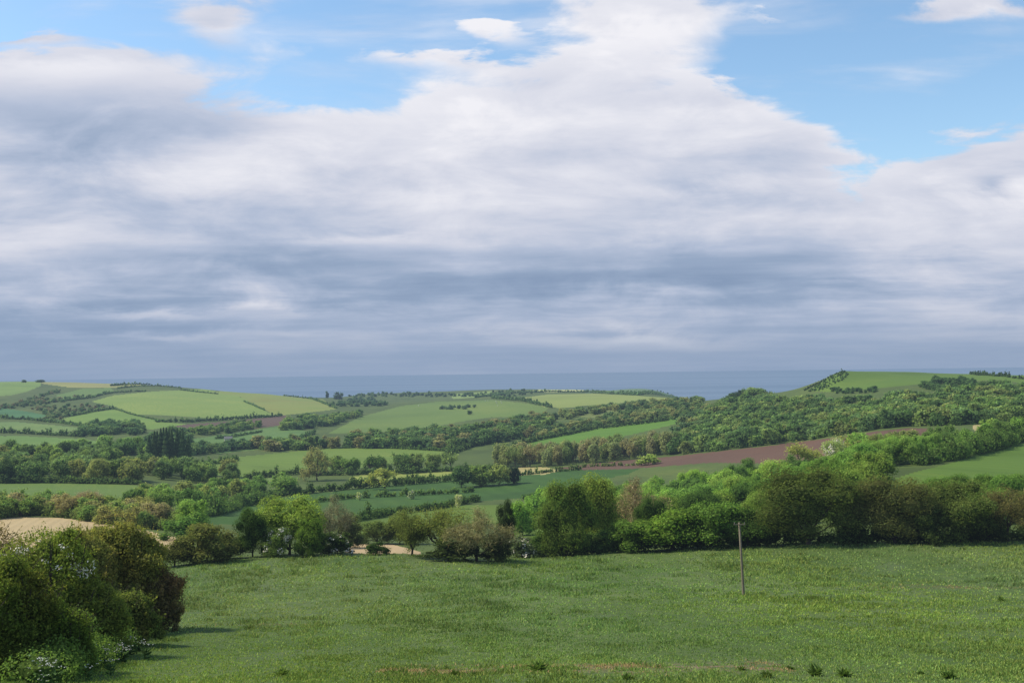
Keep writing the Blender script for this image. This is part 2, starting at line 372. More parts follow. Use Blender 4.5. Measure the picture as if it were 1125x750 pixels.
M_near = near_mat()
M_ground = field_mat('rough_ground', A(78, 98, 56), A(98, 118, 66), .03)
GR = lambda n, c1, c2, **k: field_mat(n, A(*c1), A(*c2), **k)
FIELDS = [  # name, material, ymin, ymax, polygon in photo pixels projected onto the land
 ('pasture_field', M_near, 2, 216, [(-3000, 5000), (-3000, 640), (150, 636), (190, 623), (240, 615), (280, 611), (390, 609), (430, 611), (500, 618), (560, 613), (640, 610), (700, 606), (800, 602), (840, 599), (1125, 593), (4000, 590), (4000, 5000)]),
 ('stubble_field', GR('stubble', (216, 194, 150), (202, 178, 132), rows=(.3, 3, .05)), 225, 360, [(-120, 566), (25, 566), (70, 569), (105, 573), (150, 580), (193, 590), (198, 600), (192, 640), (-120, 640)]),
 ('stubble_field', GR('stubble_strip', (212, 188, 148), (196, 170, 128)), 205, 285, [(380, 592), (410, 595), (432, 598), (448, 602), (462, 606), (462, 614), (400, 612), (380, 608)]),
 ('pasture_field', GR('grass_left', (98, 128, 66), (110, 138, 74), rows=(1.2, 9, .08)), 395, 600, [(-150, 529), (90, 530), (150, 533), (166, 538), (130, 558), (60, 566), (-150, 575)]),
 ('crop_field', GR('dark_crop', (64, 100, 46), (74, 110, 52), rows=(.25, 12, .22)), 340, 730, [(226, 575), (226, 560), (265, 553), (300, 548), (345, 542), (400, 536), (450, 531), (500, 527), (560, 521), (620, 516), (690, 512), (705, 513), (690, 521), (650, 528), (620, 536), (590, 542), (575, 547), (530, 550), (525, 549), (450, 557), (400, 564), (350, 573), (300, 578)]),
 ('pasture_field', GR('grass_slope', (108, 132, 58), (94, 124, 56)), 300, 480, [(380, 576), (420, 566), (470, 559), (520, 551), (548, 549), (575, 548), (598, 560), (600, 590), (560, 592), (540, 575), (500, 576), (440, 582), (385, 592)]),
 ('hay_field', GR('pale_hay', (158, 168, 98), (140, 158, 86)), 560, 780, [(384, 524), (400, 521.5), (450, 520.5), (500, 517), (500, 523), (450, 527), (400, 531), (384, 531)]),
 ('stubble_field', GR('pale_tan', (196, 184, 126), (180, 170, 112)), 640, 760, [(560, 513), (600, 513), (615, 517), (598, 521), (560, 522)]),
 ('hay_field', GR('pale_strip', (126, 152, 88), (116, 146, 84)), 560, 760, [(240, 530), (300, 524), (302, 528), (240, 534)]),
 ('pasture_field', GR('grass_mid', (108, 138, 64), (120, 146, 72), rows=(.9, 14, .14)), 640, 980, [(185, 510), (230, 505), (300, 498), (360, 492), (420, 491), (480, 493), (500, 490), (522, 484), (527, 488), (505, 496), (500, 503), (440, 508), (400, 513), (360, 516), (310, 520), (260, 525), (215, 518)]),
 ('pasture_field', GR('grass_upper', (94, 130, 78), (106, 140, 82)), 860, 1260, [(205, 483), (240, 478), (280, 472), (312, 467), (345, 476), (312, 489), (290, 493), (240, 498), (213, 494)]),
 ('bare_patch', GR('bare_soil', (208, 190, 138), (196, 178, 126)), 850, 1100, [(224, 487), (236, 486.5), (238, 490), (224, 490.5)]),
 ('pasture_field', GR('grass_hill', (102, 130, 70), (116, 142, 78), scale=.008), 1120, 2000, [(360, 476), (395, 458), (440, 446), (480, 441), (540, 439), (580, 443), (603, 448), (592, 456), (560, 458), (540, 458), (500, 464), (470, 470), (430, 474)]),
 ('crop_field', GR('bright_crop', (94, 136, 54), (104, 144, 60), rows=(1.0, 10, .12)), 800, 1150, [(556, 495), (570, 488), (600, 480), (650, 470), (700, 465), (752, 457), (757, 462), (720, 471), (690, 478), (640, 486), (600, 493)]),
 ('hay_field', GR('ridge_hay', (150, 166, 102), (138, 158, 94), scale=.01), 1250, 2150, [(572, 437), (610, 432), (650, 432), (700, 434.5), (748, 438), (725, 441), (690, 442), (650, 445), (620, 448), (598, 447)]),
 ('pasture_field', GR('grass_strip', (122, 136, 84), (112, 130, 78)), 1000, 1350, [(632, 457), (670, 450), (705, 446.5), (714, 448), (680, 454), (655, 459)]),
 ('hay_field', GR('far_pale', (196, 202, 158), (182, 194, 140)), 2050, 3600, [(585, 429), (600, 425), (640, 426), (642, 429.5), (600, 431)]),
 ('pasture_field', GR('far_coast', (112, 142, 104), (104, 136, 96), scale=.008), 2050, 3700, [(642, 429), (700, 425), (760, 425), (805, 431), (795, 437), (740, 434), (690, 432), (642, 431.5)]),
 ('pasture_field', GR('far_pasture', (142, 166, 104), (130, 158, 96)), 1900, 3000, [(494, 433), (545, 429), (528, 436), (498, 438)]),
 ('ploughed_field', GR('red_plough', (126, 99, 82), (110, 85, 70), rows=(1.35, 2.4, .35)), 425, 790, [(606, 515), (660, 508), (740, 501), (840, 490), (920, 480), (960, 474), (1000, 470), (1032, 471), (1012, 478), (1000, 486), (980, 492), (900, 504), (840, 509), (780, 508), (730, 512), (690, 515), (640, 516)]),
 ('ploughed_field', GR('brown_plough', (122, 102, 88), (110, 92, 80), rows=(.4, 6, .3)), 1120, 1520, [(190, 467), (250, 463), (314, 456), (316, 466), (275, 471), (200, 472)]),
 ('pasture_field', GR('grass_right', (92, 126, 54), (104, 134, 60), rows=(.8, 8, .12)), 262, 500, [(955, 534), (1000, 520), (1050, 507), (1100, 493), (1130, 486), (1300, 450), (1300, 560), (1090, 560), (1000, 540)]),
 ('stubble_field', GR('tan_right', (198, 184, 130), (186, 168, 118)), 480, 600, [(1068, 467), (1140, 464), (1140, 471), (1070, 473)]),
 ('pasture_field', GR('grass_hilltop', (92, 124, 50), (104, 134, 58), scale=.01), 820, 1420, [(890, 429), (900, 421), (915, 411), (935, 402), (1000, 402), (1060, 404), (1090, 407), (1160, 410), (1160, 428), (1100, 417), (1060, 418), (1010, 422), (960, 427), (920, 431)]),
 ('pasture_field', GR('grass_fold', (112, 146, 72), (124, 156, 82), scale=.01), 1120, 1500, [(66, 461), (95, 453), (125, 449.5), (150, 457), (180, 463), (204, 466), (150, 474), (95, 470)]),
 ('pasture_field', GR('grass_dome', (124, 152, 80), (138, 164, 92), scale=.006), 1350, 2200, [(100, 441), (125, 434), (165, 430), (225, 427), (240, 430), (260, 434), (290, 450), (302, 457), (250, 461), (204, 465), (180, 462), (150, 456), (128, 447)]),
 ('hay_field', GR('gold_edge', (152, 156, 92), (124, 154, 86), scale=.01), 1400, 2300, [(232, 430), (262, 428), (312, 428), (350, 436), (372, 449), (340, 453), (310, 456), (300, 456), (290, 449), (262, 435)]),
 ('hay_field', GR('top_hay', (170, 162, 112), (150, 164, 100), scale=.012), 1850, 2500, [(44, 421), (60, 416), (80, 415), (130, 416), (168, 420), (150, 424), (120, 426), (75, 425.5)]),
 ('pasture_field', GR('grass_top', (118, 150, 82), (128, 158, 88)), 1600, 2500, [(-150, 415), (46, 416), (44, 424), (30, 430), (12, 434), (-150, 446)]),
 ('crop_field', GR('teal_crop', (76, 124, 86), (84, 130, 90)), 1200, 1620, [(-150, 445), (0, 448), (30, 452), (52, 456), (40, 461), (0, 459), (-150, 458)]),
 ('pasture_field', GR('grass_low', (108, 138, 84), (116, 146, 90)), 1000, 1300, [(-150, 466), (15, 463), (60, 467), (92, 470), (60, 477), (0, 473), (-150, 473)]),
 ('pasture_field', GR('grass_lower', (104, 140, 74), (112, 146, 80)), 860, 1130, [(-150, 479), (30, 479), (90, 482), (124, 487), (60, 494), (-150, 494)]),
 ('pasture_field', GR('grass_shelf', (112, 142, 82), (104, 136, 78)), 1500, 2200, [(62, 434), (90, 427), (122, 426), (126, 430), (100, 435), (66, 441)]),
]

P = np.stack([XX, YY, EYE - drop], -1)
fu, fv = project(P)
cu_ = (fu[:-1, :-1] + fu[1:, 1:]) / 2; cv_ = (fv[:-1, :-1] + fv[1:, 1:]) / 2
cy_ = np.broadcast_to((YS[:-1] + YS[1:]) / 2, cu_.shape)
fid = np.zeros(cu_.shape, int)
def in_poly(px, py, poly):
    r = np.zeros(px.shape, bool); n = len(poly)
    for i in range(n):
        x1, y1 = poly[i]; x2, y2 = poly[(i + 1) % n]
        if y1 == y2: continue
        c = ((y1 > py) != (y2 > py)) & (px < (x2 - x1) * (py - y1) / (y2 - y1) + x1)
        r ^= c
    return r
for i, (nm, mt, y0, y1, poly) in enumerate(FIELDS):
    pa = np.array(poly)
    sel = (cy_ >= y0) & (cy_ <= y1) & (cu_ > pa[:, 0].min()) & (cu_ < pa[:, 0].max()) & (cv_ > pa[:, 1].min()) & (cv_ < pa[:, 1].max())
    idx = np.nonzero(sel)
    ins = in_poly(cu_[idx], cv_[idx], poly)
    fid[idx[0][ins], idx[1][ins]] = i + 1
vid = np.arange(NX * NY).reshape(NX, NY)
Q = np.stack([vid[:-1, :-1], vid[1:, :-1], vid[1:, 1:], vid[:-1, 1:]], -1)
allv = P.reshape(-1, 3)
for i in range(len(FIELDS) + 1):
    q = Q[fid == i]
    if not len(q): continue
    used, inv = np.unique(q, return_inverse=True)
    nm, mt = ('ground', M_ground) if i == 0 else FIELDS[i - 1][:2]
    tag(obj(nm, mesh_np(nm, allv[used], inv.reshape(-1, 4), [mt], smooth=True)), kind='structure')

#@@VEG@@
# ------------------------------------------------------------------ foliage materials
def leaf_mat(name, trans=.48, hue=0.0):
    m, nt, out = new_mat(name)
    oi = node(nt, 'ShaderNodeObjectInfo'); at = node(nt, 'ShaderNodeAttribute', attribute_name='tint')
    col = mixc(nt, 1.0, oi.outputs['Color'], at.outputs['Color'], 'MULTIPLY')
    d = node(nt, 'ShaderNodeBsdfDiffuse'); t = node(nt, 'ShaderNodeBsdfTranslucent')
    nt.links.new(col, d.inputs[0])
    tcol = mixc(nt, 1.0, col, (1.04, 1.10, .72, 1), 'MULTIPLY'); nt.links.new(tcol, t.inputs[0])
    mx = node(nt, 'ShaderNodeMixShader'); mx.inputs[0].default_value = trans
    nt.links.new(d.outputs[0], mx.inputs[1]); nt.links.new(t.outputs[0], mx.inputs[2]); nt.links.new(mx.outputs[0], out.inputs[0])
    return m
M_leaf = leaf_mat('leaves')
M_twig = leaf_mat('twigs', .12)
def simple_mat(name, c, rough=.85, sc=6.0):
    m, nt, out = new_mat(name); pos, px, py, pz = position(nt)
    f = noise(nt, pos, sc, 5, .65)
    diffuse_out(nt, out, mixc(nt, f, tuple(q * .6 for q in c[:3]) + (1,), tuple(q * 1.25 for q in c[:3]) + (1,)), f, .5, .05, rough)
    return m
M_bark = simple_mat('bark', A(88, 80, 70))
M_pale = simple_mat('pale_bark', A(140, 136, 124))
M_bloom = simple_mat('white_blossom', A(238, 230, 212, .95))
MATS = [M_leaf, M_bark, M_bloom, M_twig]

# ------------------------------------------------------------------ geometry of foliage
def unit_ico(sub):
    bm = bmesh.new(); bmesh.ops.create_icosphere(bm, subdivisions=sub, radius=1)
    v = np.array([x.co[:] for x in bm.verts]); f = np.array([[q.index for q in x.verts] for x in bm.faces]); bm.free()
    return v, f
ICO1 = unit_ico(1)
def rnd_dirs(r, n):
    v = r.normal(size=(n, 3)); return v / np.linalg.norm(v, axis=1, keepdims=True)

def cards(r, p, nrm, size, jitter=.7, aspect=1.0, keep=0.0):
    """irregular leaf-spray quads at points p facing roughly nrm"""
    n = len(p)
    nr = nrm + r.normal(size=(n, 3)) * jitter; nr /= np.linalg.norm(nr, axis=1, keepdims=True) + 1e-9
    a = np.cross(nr, rnd_dirs(r, n)); a /= np.linalg.norm(a, axis=1, keepdims=True) + 1e-9
    b = np.cross(nr, a)
    s = np.asarray(size) * r.uniform(.6, 1.4, n); s = s[:, None] * .5
    k = r.uniform(.6, 1.25, (n, 4, 1))
    sa, sb = a * s * aspect, b * s / max(aspect, 1)
    v = np.stack([p - sa * k[:, 0] - sb * .2, p + sb * k[:, 1] - sa * .15, p + sa * k[:, 2] + sb * .2, p - sb * k[:, 3] + sa * .15], 1)
    return v.reshape(-1, 3), np.arange(n * 4).reshape(n, 4)

def lobe_points(r, lobes, n, lo=.72, hi=1.06, clip=.70, zmin=None):
    """points near the surface of a union of ellipsoids; lobes: (cx,cy,cz,rx,ry,rz)"""
    L = np.asarray(lobes); ar = (L[:, 3] * L[:, 4] + L[:, 3] * L[:, 5] + L[:, 4] * L[:, 5]); ar = ar / ar.sum()
    m = int(n * 1.9); w = r.choice(len(L), m, p=ar)
    d = rnd_dirs(r, m); rad = hi - (hi - lo) * r.random(m) ** 1.6
    p = L[w, :3] + d * L[w, 3:] * rad[:, None]
    nr = d / L[w, 3:]; nr /= np.linalg.norm(nr, axis=1, keepdims=True)
    ok = np.ones(m, bool)
    if len(L) <= 100:
        for j in range(len(L)):
            q = (p - L[j, :3]) / L[j, 3:]
            ok &= ~(((q * q).sum(1) < clip * clip) & (w != j))
    if zmin is not None: ok &= p[:, 2] > zmin
    i = np.nonzero(ok)[0][:n]
    return p[i], nr[i], w[i]

def tube(pts, rad, sides=5):
    pts = np.asarray(pts, float); n = len(pts); vs = []
    for i in range(n):
        t = pts[min(i + 1, n - 1)] - pts[max(i - 1, 0)]; t /= np.linalg.norm(t) + 1e-9
        a = np.cross(t, (0.31, .95, .02) if abs(t[2]) > .7 else (0, 0, 1)); a /= np.linalg.norm(a) + 1e-9; b = np.cross(t, a)
        an = np.arange(sides) * 2 * PI / sides
        vs.append(pts[i] + (np.cos(an)[:, None] * a + np.sin(an)[:, None] * b) * rad[i])
    f = [(i * sides + k, i * sides + (k + 1) % sides, (i + 1) * sides + (k + 1) % sides, (i + 1) * sides + k) for i in range(n - 1) for k in range(sides)]
    return np.concatenate(vs), np.array(f)
def join(parts):
    vs, fs, o = [], [], 0
    for v, f in parts: vs.append(v); fs.append(f + o); o += len(v)
    return np.concatenate(vs), np.concatenate(fs)

def crown_lobes(r, base=.1, shape='round', nl=16):
    """lobes of a unit tree: z 0..1, half width .5"""
    out = []
    cz = base + (1 - base) * .5; hz = (1 - base) * .5
    out.append((0, 0, cz, .33, .33, hz * .78))
    for k in range(nl):
        th = 2 * PI * (k * .618 + r.uniform(-.08, .08)); z = r.uniform(-.85, .92)
        w = math.sqrt(max(0, 1 - z * z))
        if shape == 'flat': w = max(w, .88) if z < .25 else w
        if shape == 'low': w = max(w, .74) if z < .1 else w
        if shape == 'upright': w *= .8
        if shape == 'bush': w = 1.0 if z < 0 else w
        rr = r.uniform(.11, .22)
        w *= r.uniform(.72, 1.12)
        out.append(((.5 - rr * .8) * w * math.cos(th), (.5 - rr * .8) * w * math.sin(th), min(cz + hz * .86 * z, 1 - rr * .72), rr, rr, rr * r.uniform(.75, 1.0)))
    return out

def crown_arrays(r, lobes, n, size, core=True, jitter=.75, bloom=0, aspect=1.0, zmin=None, core_r=.68, sprigs=True):
    p, nr, w = lobe_points(r, lobes, n, zmin=zmin)
    lt = r.uniform(.84, 1.16, len(lobes))[w]
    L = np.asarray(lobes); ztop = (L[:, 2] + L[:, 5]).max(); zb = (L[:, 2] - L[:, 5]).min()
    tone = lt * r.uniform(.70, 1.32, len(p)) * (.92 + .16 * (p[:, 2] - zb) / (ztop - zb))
    tint = np.stack([tone * r.uniform(.92, 1.10, len(p)), tone, tone * r.uniform(.80, 1.15, len(p))], 1)
    mi = np.zeros(len(p), int)
    sz = np.full(len(p), size)
    if sprigs:                                  # a few sprays stand out from the surface and break the outline
        k = r.random(len(p)) < .22; p[k] += nr[k] * size * r.uniform(.4, max(.7, min(3.0, .5 * float(np.median(L[:, 3:])) / size)), (k.sum(), 1)); sz[k] *= .72
    if bloom:
        c = p[r.choice(len(p), bloom)]
        for q in c:
            d = np.linalg.norm(p - q, axis=1); k = (d < .11) & (r.random(len(p)) < .6); mi[k] = 2
    v, f = cards(r, p, nr, sz, jitter, aspect)
    if core:  # inner lobes tinted darker: shade in the leaf gaps put into the colour
        cv, cf = [], []; o = 0
        for (cx, cy, cz, rx, ry, rz) in lobes:
            q = ICO1[0] * np.array([rx, ry, rz]) * core_r * r.uniform(.9, 1.06, (len(ICO1[0]), 1)) + (cx, cy, cz)
            cv.append(q); cf.append(ICO1[1] + o); o += len(q)
        cv = np.concatenate(cv); cf = np.concatenate(cf)
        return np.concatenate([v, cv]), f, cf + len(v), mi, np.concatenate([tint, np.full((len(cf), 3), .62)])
    return v, f, np.zeros((0, 3), int), mi, tint

def trunk_arrays(r, lobes, base, h=1.0, rad=.022, nb=6, lean=.03):
    x, y = r.uniform(-lean, lean, 2)
    top = (x, y, base + (1 - base) * .62)
    parts = [tube([(0, 0, -.04), (x * .2, y * .2, .03), (x * .5, y * .5, base + .08), top], [rad * 1.5, rad, rad * .75, rad * .3], 7)]
    L = sorted(lobes[1:], key=lambda q: q[2])
    for q in [L[int(i)] for i in np.linspace(0, len(L) - 1, nb)]:
        t = r.uniform(.05, .5); s = np.array([x * .5, y * .5, base + .02 + t * (1 - base) * .5]); e = np.array(q[:3])
        parts.append(tube([s, (s + e) / 2 + (0, 0, -.02), e], [rad * .5, rad * .34, rad * .12], 5))
    return join(parts)

def bare_arrays(r, base=.12, spread=.5, levels=5):
    """branching limbs of a tree not yet in leaf; returns wood and the twig tips"""
    parts, tips = [], []
    def grow(p, d, ln, rad, lv):
        q = p + d * ln; mid = (p + q) / 2 + r.normal(size=3) * ln * .06
        parts.append(tube([p, mid, q], [rad, rad * .8, rad * .6], 4 if lv > 1 else 6))
        if lv >= levels: tips.append(q); return
        for k in range(r.integers(2, 4) if lv else 5):
            a = rnd_dirs(r, 1)[0]; nd = d * .75 + a * (.62 if lv else .75) + np.array([0, 0, .10]); nd /= np.linalg.norm(nd)
            grow(q if r.random() < .7 else mid, nd, ln * r.uniform(.66, .86), rad * .58, lv + 1)
            if lv >= 2: tips.append(q)
    grow(np.zeros(3) - (0, 0, .03), np.array([0, 0, 1.0]), base + .12, .024, 0)
    v, f = join(parts); tips = np.array(tips)
    z = max(v[:, 2].max(), tips[:, 2].max()); w = np.percentile(np.abs(tips[:, :2]), 96) * 2
    k = np.array([1 / w, 1 / w, 1 / z]) * (.94, .94, .96)
    return v * k, f, tips * k

def twig_arrays(r, tips, n, size, asp=5.0):
    p = tips[r.integers(0, len(tips), n)] + r.normal(size=(n, 3)) * .045
    c = p - np.array([0, 0, .5]); nr = rnd_dirs(r, n)
    v, f = cards(r, p, nr, size, .5, asp)
    tone = r.uniform(.6, 1.35, n); tint = np.stack([tone * r.uniform(.9, 1.12, n), tone, tone * r.uniform(.8, 1.1, n)], 1)
    return v, f, tint

def conifer_arrays(r, n, size):
    h = r.random(n) ** .8; z = .06 + h * .94; wd = (1 - z) ** .8 * .5 * (.75 + .25 * np.sin(z * 60)) + .015
    th = r.uniform(0, 2 * PI, n); rr = wd * np.sqrt(r.uniform(.3, 1, n))
    p = np.stack([np.cos(th) * rr, np.sin(th) * rr, z - rr * .12], 1)
    nr = np.stack([np.cos(th), np.sin(th), np.full(n, .6)], 1)
    v, f = cards(r, p, nr, size, .6, 1.4)
    tone = r.uniform(.65, 1.3, n)
    return v, f, np.stack([tone, tone, tone], 1)

# ------------------------------------------------------------------ libraries of shared meshes
def crown_mesh(name, seed, n, size, base, shape, nl=16, bloom=0, core=True, trunk=False):
    r = np.random.default_rng(seed)
    lob = crown_lobes(r, base, shape, nl)
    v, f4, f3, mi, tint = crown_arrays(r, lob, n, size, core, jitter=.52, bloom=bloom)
    midx = np.concatenate([mi, np.zeros(len(f3), int)])
    tv, tf = trunk_arrays(np.random.default_rng(seed + 1), lob, base)
    if trunk:
        o = len(v); v = np.concatenate([v, tv])
        return mesh_np(name, v, [f4, f3, tf + o] if len(f3) else [f4, tf + o], MATS, np.concatenate([midx, np.ones(len(tf), int)]), np.concatenate([tint, np.ones((len(tf), 3))])), None
    return mesh_np(name, v, [f4, f3], MATS, midx, tint), mesh_np(name + '_trunk', tv, tf, [M_bark], smooth=True)

def bare_mesh(name, seed, n, size, trunk, levels=5, asp=5.0, core=False):
    r = np.random.default_rng(seed)
    bv, bf, tips = bare_arrays(r, levels=levels)
    v, f, tint = twig_arrays(r, tips, n, size, asp)
    if trunk:
        return mesh_np(name, np.concatenate([v, bv]), [f, bf + len(v)], MATS, np.concatenate([np.full(len(f), 3), np.ones(len(bf), int)]), np.concatenate([tint, np.ones((len(bf), 3))])), None
    return mesh_np(name, v, f, MATS, np.full(len(f), 3), tint), mesh_np(name + '_trunk', bv, bf, [M_bark], smooth=True)

LIB = {}
def get(kind, lod, var):
    """(crown mesh, trunk mesh or None); lod 0 near .. 3 far"""
    key = (kind, lod, var)
    if key in LIB: return LIB[key]
    n, size = [(15000, .019), (5200, .034), (1500, .062), (380, .125)][lod]
    sd = 100 * var + 10 * lod + sum(map(ord, kind))
    sep_trunk = lod <= 1
    if kind == 'bare': r = bare_mesh(kind, sd, [9000, 3600, 1100, 350][lod], [.022, .034, .07, .12][lod], not sep_trunk, [6, 5, 4, 4][lod], 4.0)
    elif kind == 'budding':                     # limbs still showing through thin new leaf
        rr = np.random.default_rng(sd); bv, bf, tips = bare_arrays(rr, levels=5 if lod < 2 else 4)
        v, f, tint = twig_arrays(rr, tips, int(n * .72), size * 1.08, 1.5)
        r = (mesh_np(kind, v, f, MATS, np.zeros(len(f), int), tint), mesh_np(kind + '_trunk', bv, bf, [M_bark], smooth=True)) if sep_trunk else \
            (mesh_np(kind, np.concatenate([v, bv]), [f, bf + len(v)], MATS, np.concatenate([np.zeros(len(f), int), np.ones(len(bf), int)]), np.concatenate([tint, np.ones((len(bf), 3))])), None)
    elif kind == 'conifer':
        rr = np.random.default_rng(sd); v, f, tint = conifer_arrays(rr, n, size * 1.1)
        tv, tf = tube([(0, 0, -.03), (0, 0, .5), (0, 0, .97)], [.02, .012, .003], 6)
        r = (mesh_np(kind, np.concatenate([v, tv]), [f, tf + len(v)], MATS, np.concatenate([np.zeros(len(f), int), np.ones(len(tf), int)]), np.concatenate([tint, np.ones((len(tf), 3))])), None)
    elif kind == 'bush': r = crown_mesh(kind, sd, n, size, .0, 'bush', 18, 0, True, not sep_trunk)
    elif kind == 'bloom': r = crown_mesh(kind, sd, n, size, .02, 'bush', 16, 24, True, not sep_trunk)
    elif kind == 'dome': r = crown_mesh(kind, sd, n, size, .0, 'flat', 22, 0, True, not sep_trunk)
    elif kind == 'upright': r = crown_mesh(kind, sd, n, size, .03, 'upright', 18, 0, True, not sep_trunk)
    else: r = crown_mesh(kind, sd, n, size, .02, 'low', 20, 0, True, not sep_trunk)
    LIB[key] = r
    return r

NAMES = {'bare': 'leafless_tree', 'budding': 'budding_tree', 'conifer': 'conifer_tree', 'bush': 'bush', 'bloom': 'hawthorn_bush', 'dome': 'spreading_tree', 'upright': 'upright_tree', 'tree': 'broadleaf_tree'}
CATS = {'bush': 'bush', 'bloom': 'bush'}
def soft(c, q=.22):                            # leaf colour, a little greyer
    l = .3 * c[0] + .6 * c[1] + .1 * c[2]; return ((c[0] * (1 - q) + l * q) * 1.01, c[1] * (1 - q) + l * q, (c[2] * (1 - q) + l * q * .30), 1)
def vary(c, r, a=.10):
    c = soft(c); k = r.uniform(1 - a, 1 + a); return (c[0] * k * r.uniform(1 - a * .6, 1 + a * .5), c[1] * k, c[2] * k * r.uniform(1 - a, 1 + a), 1)
prng = np.random.default_rng(23)
def plant(loc, h, w, kind, col, label, group=None, lod=None, var=None, name=None, k=1.5, w2=None):
    y = loc.y; px = h * FPX / y
    if lod is None: lod = 0 if px > 52 else 1 if px > 27 else 2 if px > 13 else 3
    if var is None: var = int(prng.integers(0, 4))
    cm, tm = get(kind, lod, var)
    rz = prng.uniform(0, 2 * PI) if w2 is None else 0.0
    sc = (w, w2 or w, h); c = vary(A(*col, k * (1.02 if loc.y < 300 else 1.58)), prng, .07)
    nm = name or NAMES[kind]; cat = CATS.get(kind, 'tree')
    if tm is None:
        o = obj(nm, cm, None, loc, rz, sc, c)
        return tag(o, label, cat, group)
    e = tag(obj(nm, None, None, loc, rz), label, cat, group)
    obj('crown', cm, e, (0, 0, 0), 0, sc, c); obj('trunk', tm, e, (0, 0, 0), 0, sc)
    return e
def T(u, row, hpx, wpx, kind, col, label, group=None, y=None, **kw):
    """a plant whose foot shows (or would show) at photo pixel (u, row); sizes as they look in the photo"""
    loc = at_dist(u, y) if y else hit(u, row)
    f = loc.y / FPX
    if y: hpx = hpx + (project(np.array(loc))[1] - row)     # keep the top where it is seen
    loc.z -= .02 * hpx * f
    return plant(loc, hpx * f, wpx * f, kind, col, label, group, **kw)

# ---- hedges
def hedge(pts, h, label, col, seed, w=None, gaps=.05, trees=.12, ymin=3):
    r = np.random.default_rng(seed); P3 = [hit(u, v, ymin) for u, v in pts]; w = w or h * .8
    lob = []; o0 = np.array(P3[0])
    for a, b in zip(P3[:-1], P3[1:]):
        L = (b - a).length; n = max(2, int(L / (h * .62)))
        for k in range(n):
            if r.random() < gaps: continue
            q = a.lerp(b, (k + r.random() * .7) / n); z = ground_z(q.x, q.y)
            hh = h * r.uniform(.7, 1.2) * (r.uniform(1.3, 2.0) if r.random() < trees else 1)
            lob.append((q.x - o0[0] + r.normal() * w * .12, q.y - o0[1] + r.normal() * w * .12, z + hh * .46 - o0[2], w * .62 * r.uniform(.8, 1.25), w * .62 * r.uniform(.8, 1.25), hh * .56))
    px = FPX / np.mean([p.y for p in P3]); size = max(.22 if px < 8 else .085, 2.0 / px)
    n = int(min(16000 if px < 8 else 34000, len(lob) * (h * w * 3.6) / size ** 2 * 1.1))
    v, f4, f3, mi, tint = crown_arrays(r, lob, n, size, True, .7)
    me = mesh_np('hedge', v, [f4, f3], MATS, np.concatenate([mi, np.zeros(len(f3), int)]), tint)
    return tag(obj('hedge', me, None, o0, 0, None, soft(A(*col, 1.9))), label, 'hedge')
# ---- front row along the far edge of the pasture
DK, OL, BR, BG, YG, MG = (66, 84, 42), (80, 88, 44), (98, 86, 56), (88, 120, 46), (112, 136, 54), (78, 106, 48)
T(888, 598, 86, 128, 'dome', (86, 98, 48), 'large rounded dark olive tree, widest in the row beyond the pole', w2=9)
T(984, 597, 77, 104, 'dome', (94, 100, 56), 'rounded brownish olive tree with pale stems, right of the widest dark tree', w2=8)
T(1056, 595, 68, 82, 'tree', (86, 102, 48), 'olive green tree between the brownish rounded one and the right edge')
T(1108, 594, 60, 62, 'budding', (106, 100, 62), 'reddish brown tree in young leaf at the right edge of the field')
T(1146, 593, 62, 60, 'dome', (84, 88, 46), 'olive tree cut off by the right edge of the picture')
T(1020, 597, 40, 46, 'bush', (66, 84, 40), 'low dark bush filling the gap right of the brownish rounded tree')
T(938, 597, 46, 40, 'bush', (64, 84, 38), 'low dark bush in the gap between the two big rounded trees')
T(1085, 594, 34, 44, 'bush', (72, 86, 42), 'low bush under the olive tree near the right edge')
T(822, 600, 42, 60, 'bush', (66, 94, 38), 'dark green bush just right of the wooden pole')
T(786, 602, 52, 72, 'bush', BG, 'bright green bush directly behind the wooden pole')
T(738, 604, 48, 84, 'bush', (90, 122, 42), 'long bright green bush left of the wooden pole')
T(694, 606, 36, 56, 'bush', (82, 112, 44), 'bright green bush at the left end of the low bright hedge')
T(656, 608, 26, 40, 'bush', (80, 104, 48), 'small rounded green bush at the foot of the tall leafy tree')
T(622, 611, 84, 72, 'tree', (88, 110, 44), 'tall leafy tree with yellow-green top, standing where the field edge dips')
T(652, 607, 84, 66, 'upright', (104, 122, 50), 'yellow-green tall tree just right of the tall leafy tree', y=216)
T(697, 606, 84, 70, 'bare', (126, 112, 86), 'pinkish brown leafless tree among the green wood', y=232)
T(712, 600, 60, 40, 'bush', (66, 92, 40), 'dark ivy-green bush in front of the pinkish brown leafless tree', y=222)
T(573, 612, 24, 34, 'bloom', (92, 108, 80), 'greyish green low bush in the dip of the field edge')
T(598, 610, 28, 34, 'bush', (70, 98, 42), 'dark green low bush left of the tall leafy tree')
T(553, 614, 66, 26, 'upright', (52, 68, 36), 'slim dark green tree in the dip beside the brown budding tree', y=218)
T(524, 616, 62, 74, 'bare', (126, 118, 80), 'rounded brown leafless tree in the dip of the field edge')
T(545, 616, 30, 40, 'bush', (74, 88, 46), 'low dark bush at the foot of the rounded brown leafless tree')
T(482, 613, 58, 66, 'budding', (108, 118, 58), 'thin olive tree in young leaf, many stems, left of the brown leafless tree')
T(452, 610, 56, 48, 'budding', (100, 110, 56), 'small olive tree in young leaf beside the pale stubble strip')
T(498, 616, 22, 60, 'bush', (58, 74, 36), 'dark low growth under the olive trees in young leaf')
T(414, 609, 14, 28, 'bush', (60, 84, 38), 'small dark bush alone in front of the pale stubble strip')
T(371, 609, 25, 36, 'bloom', (62, 82, 42), 'dark hawthorn with pinkish white blossom left of the pale stubble strip')
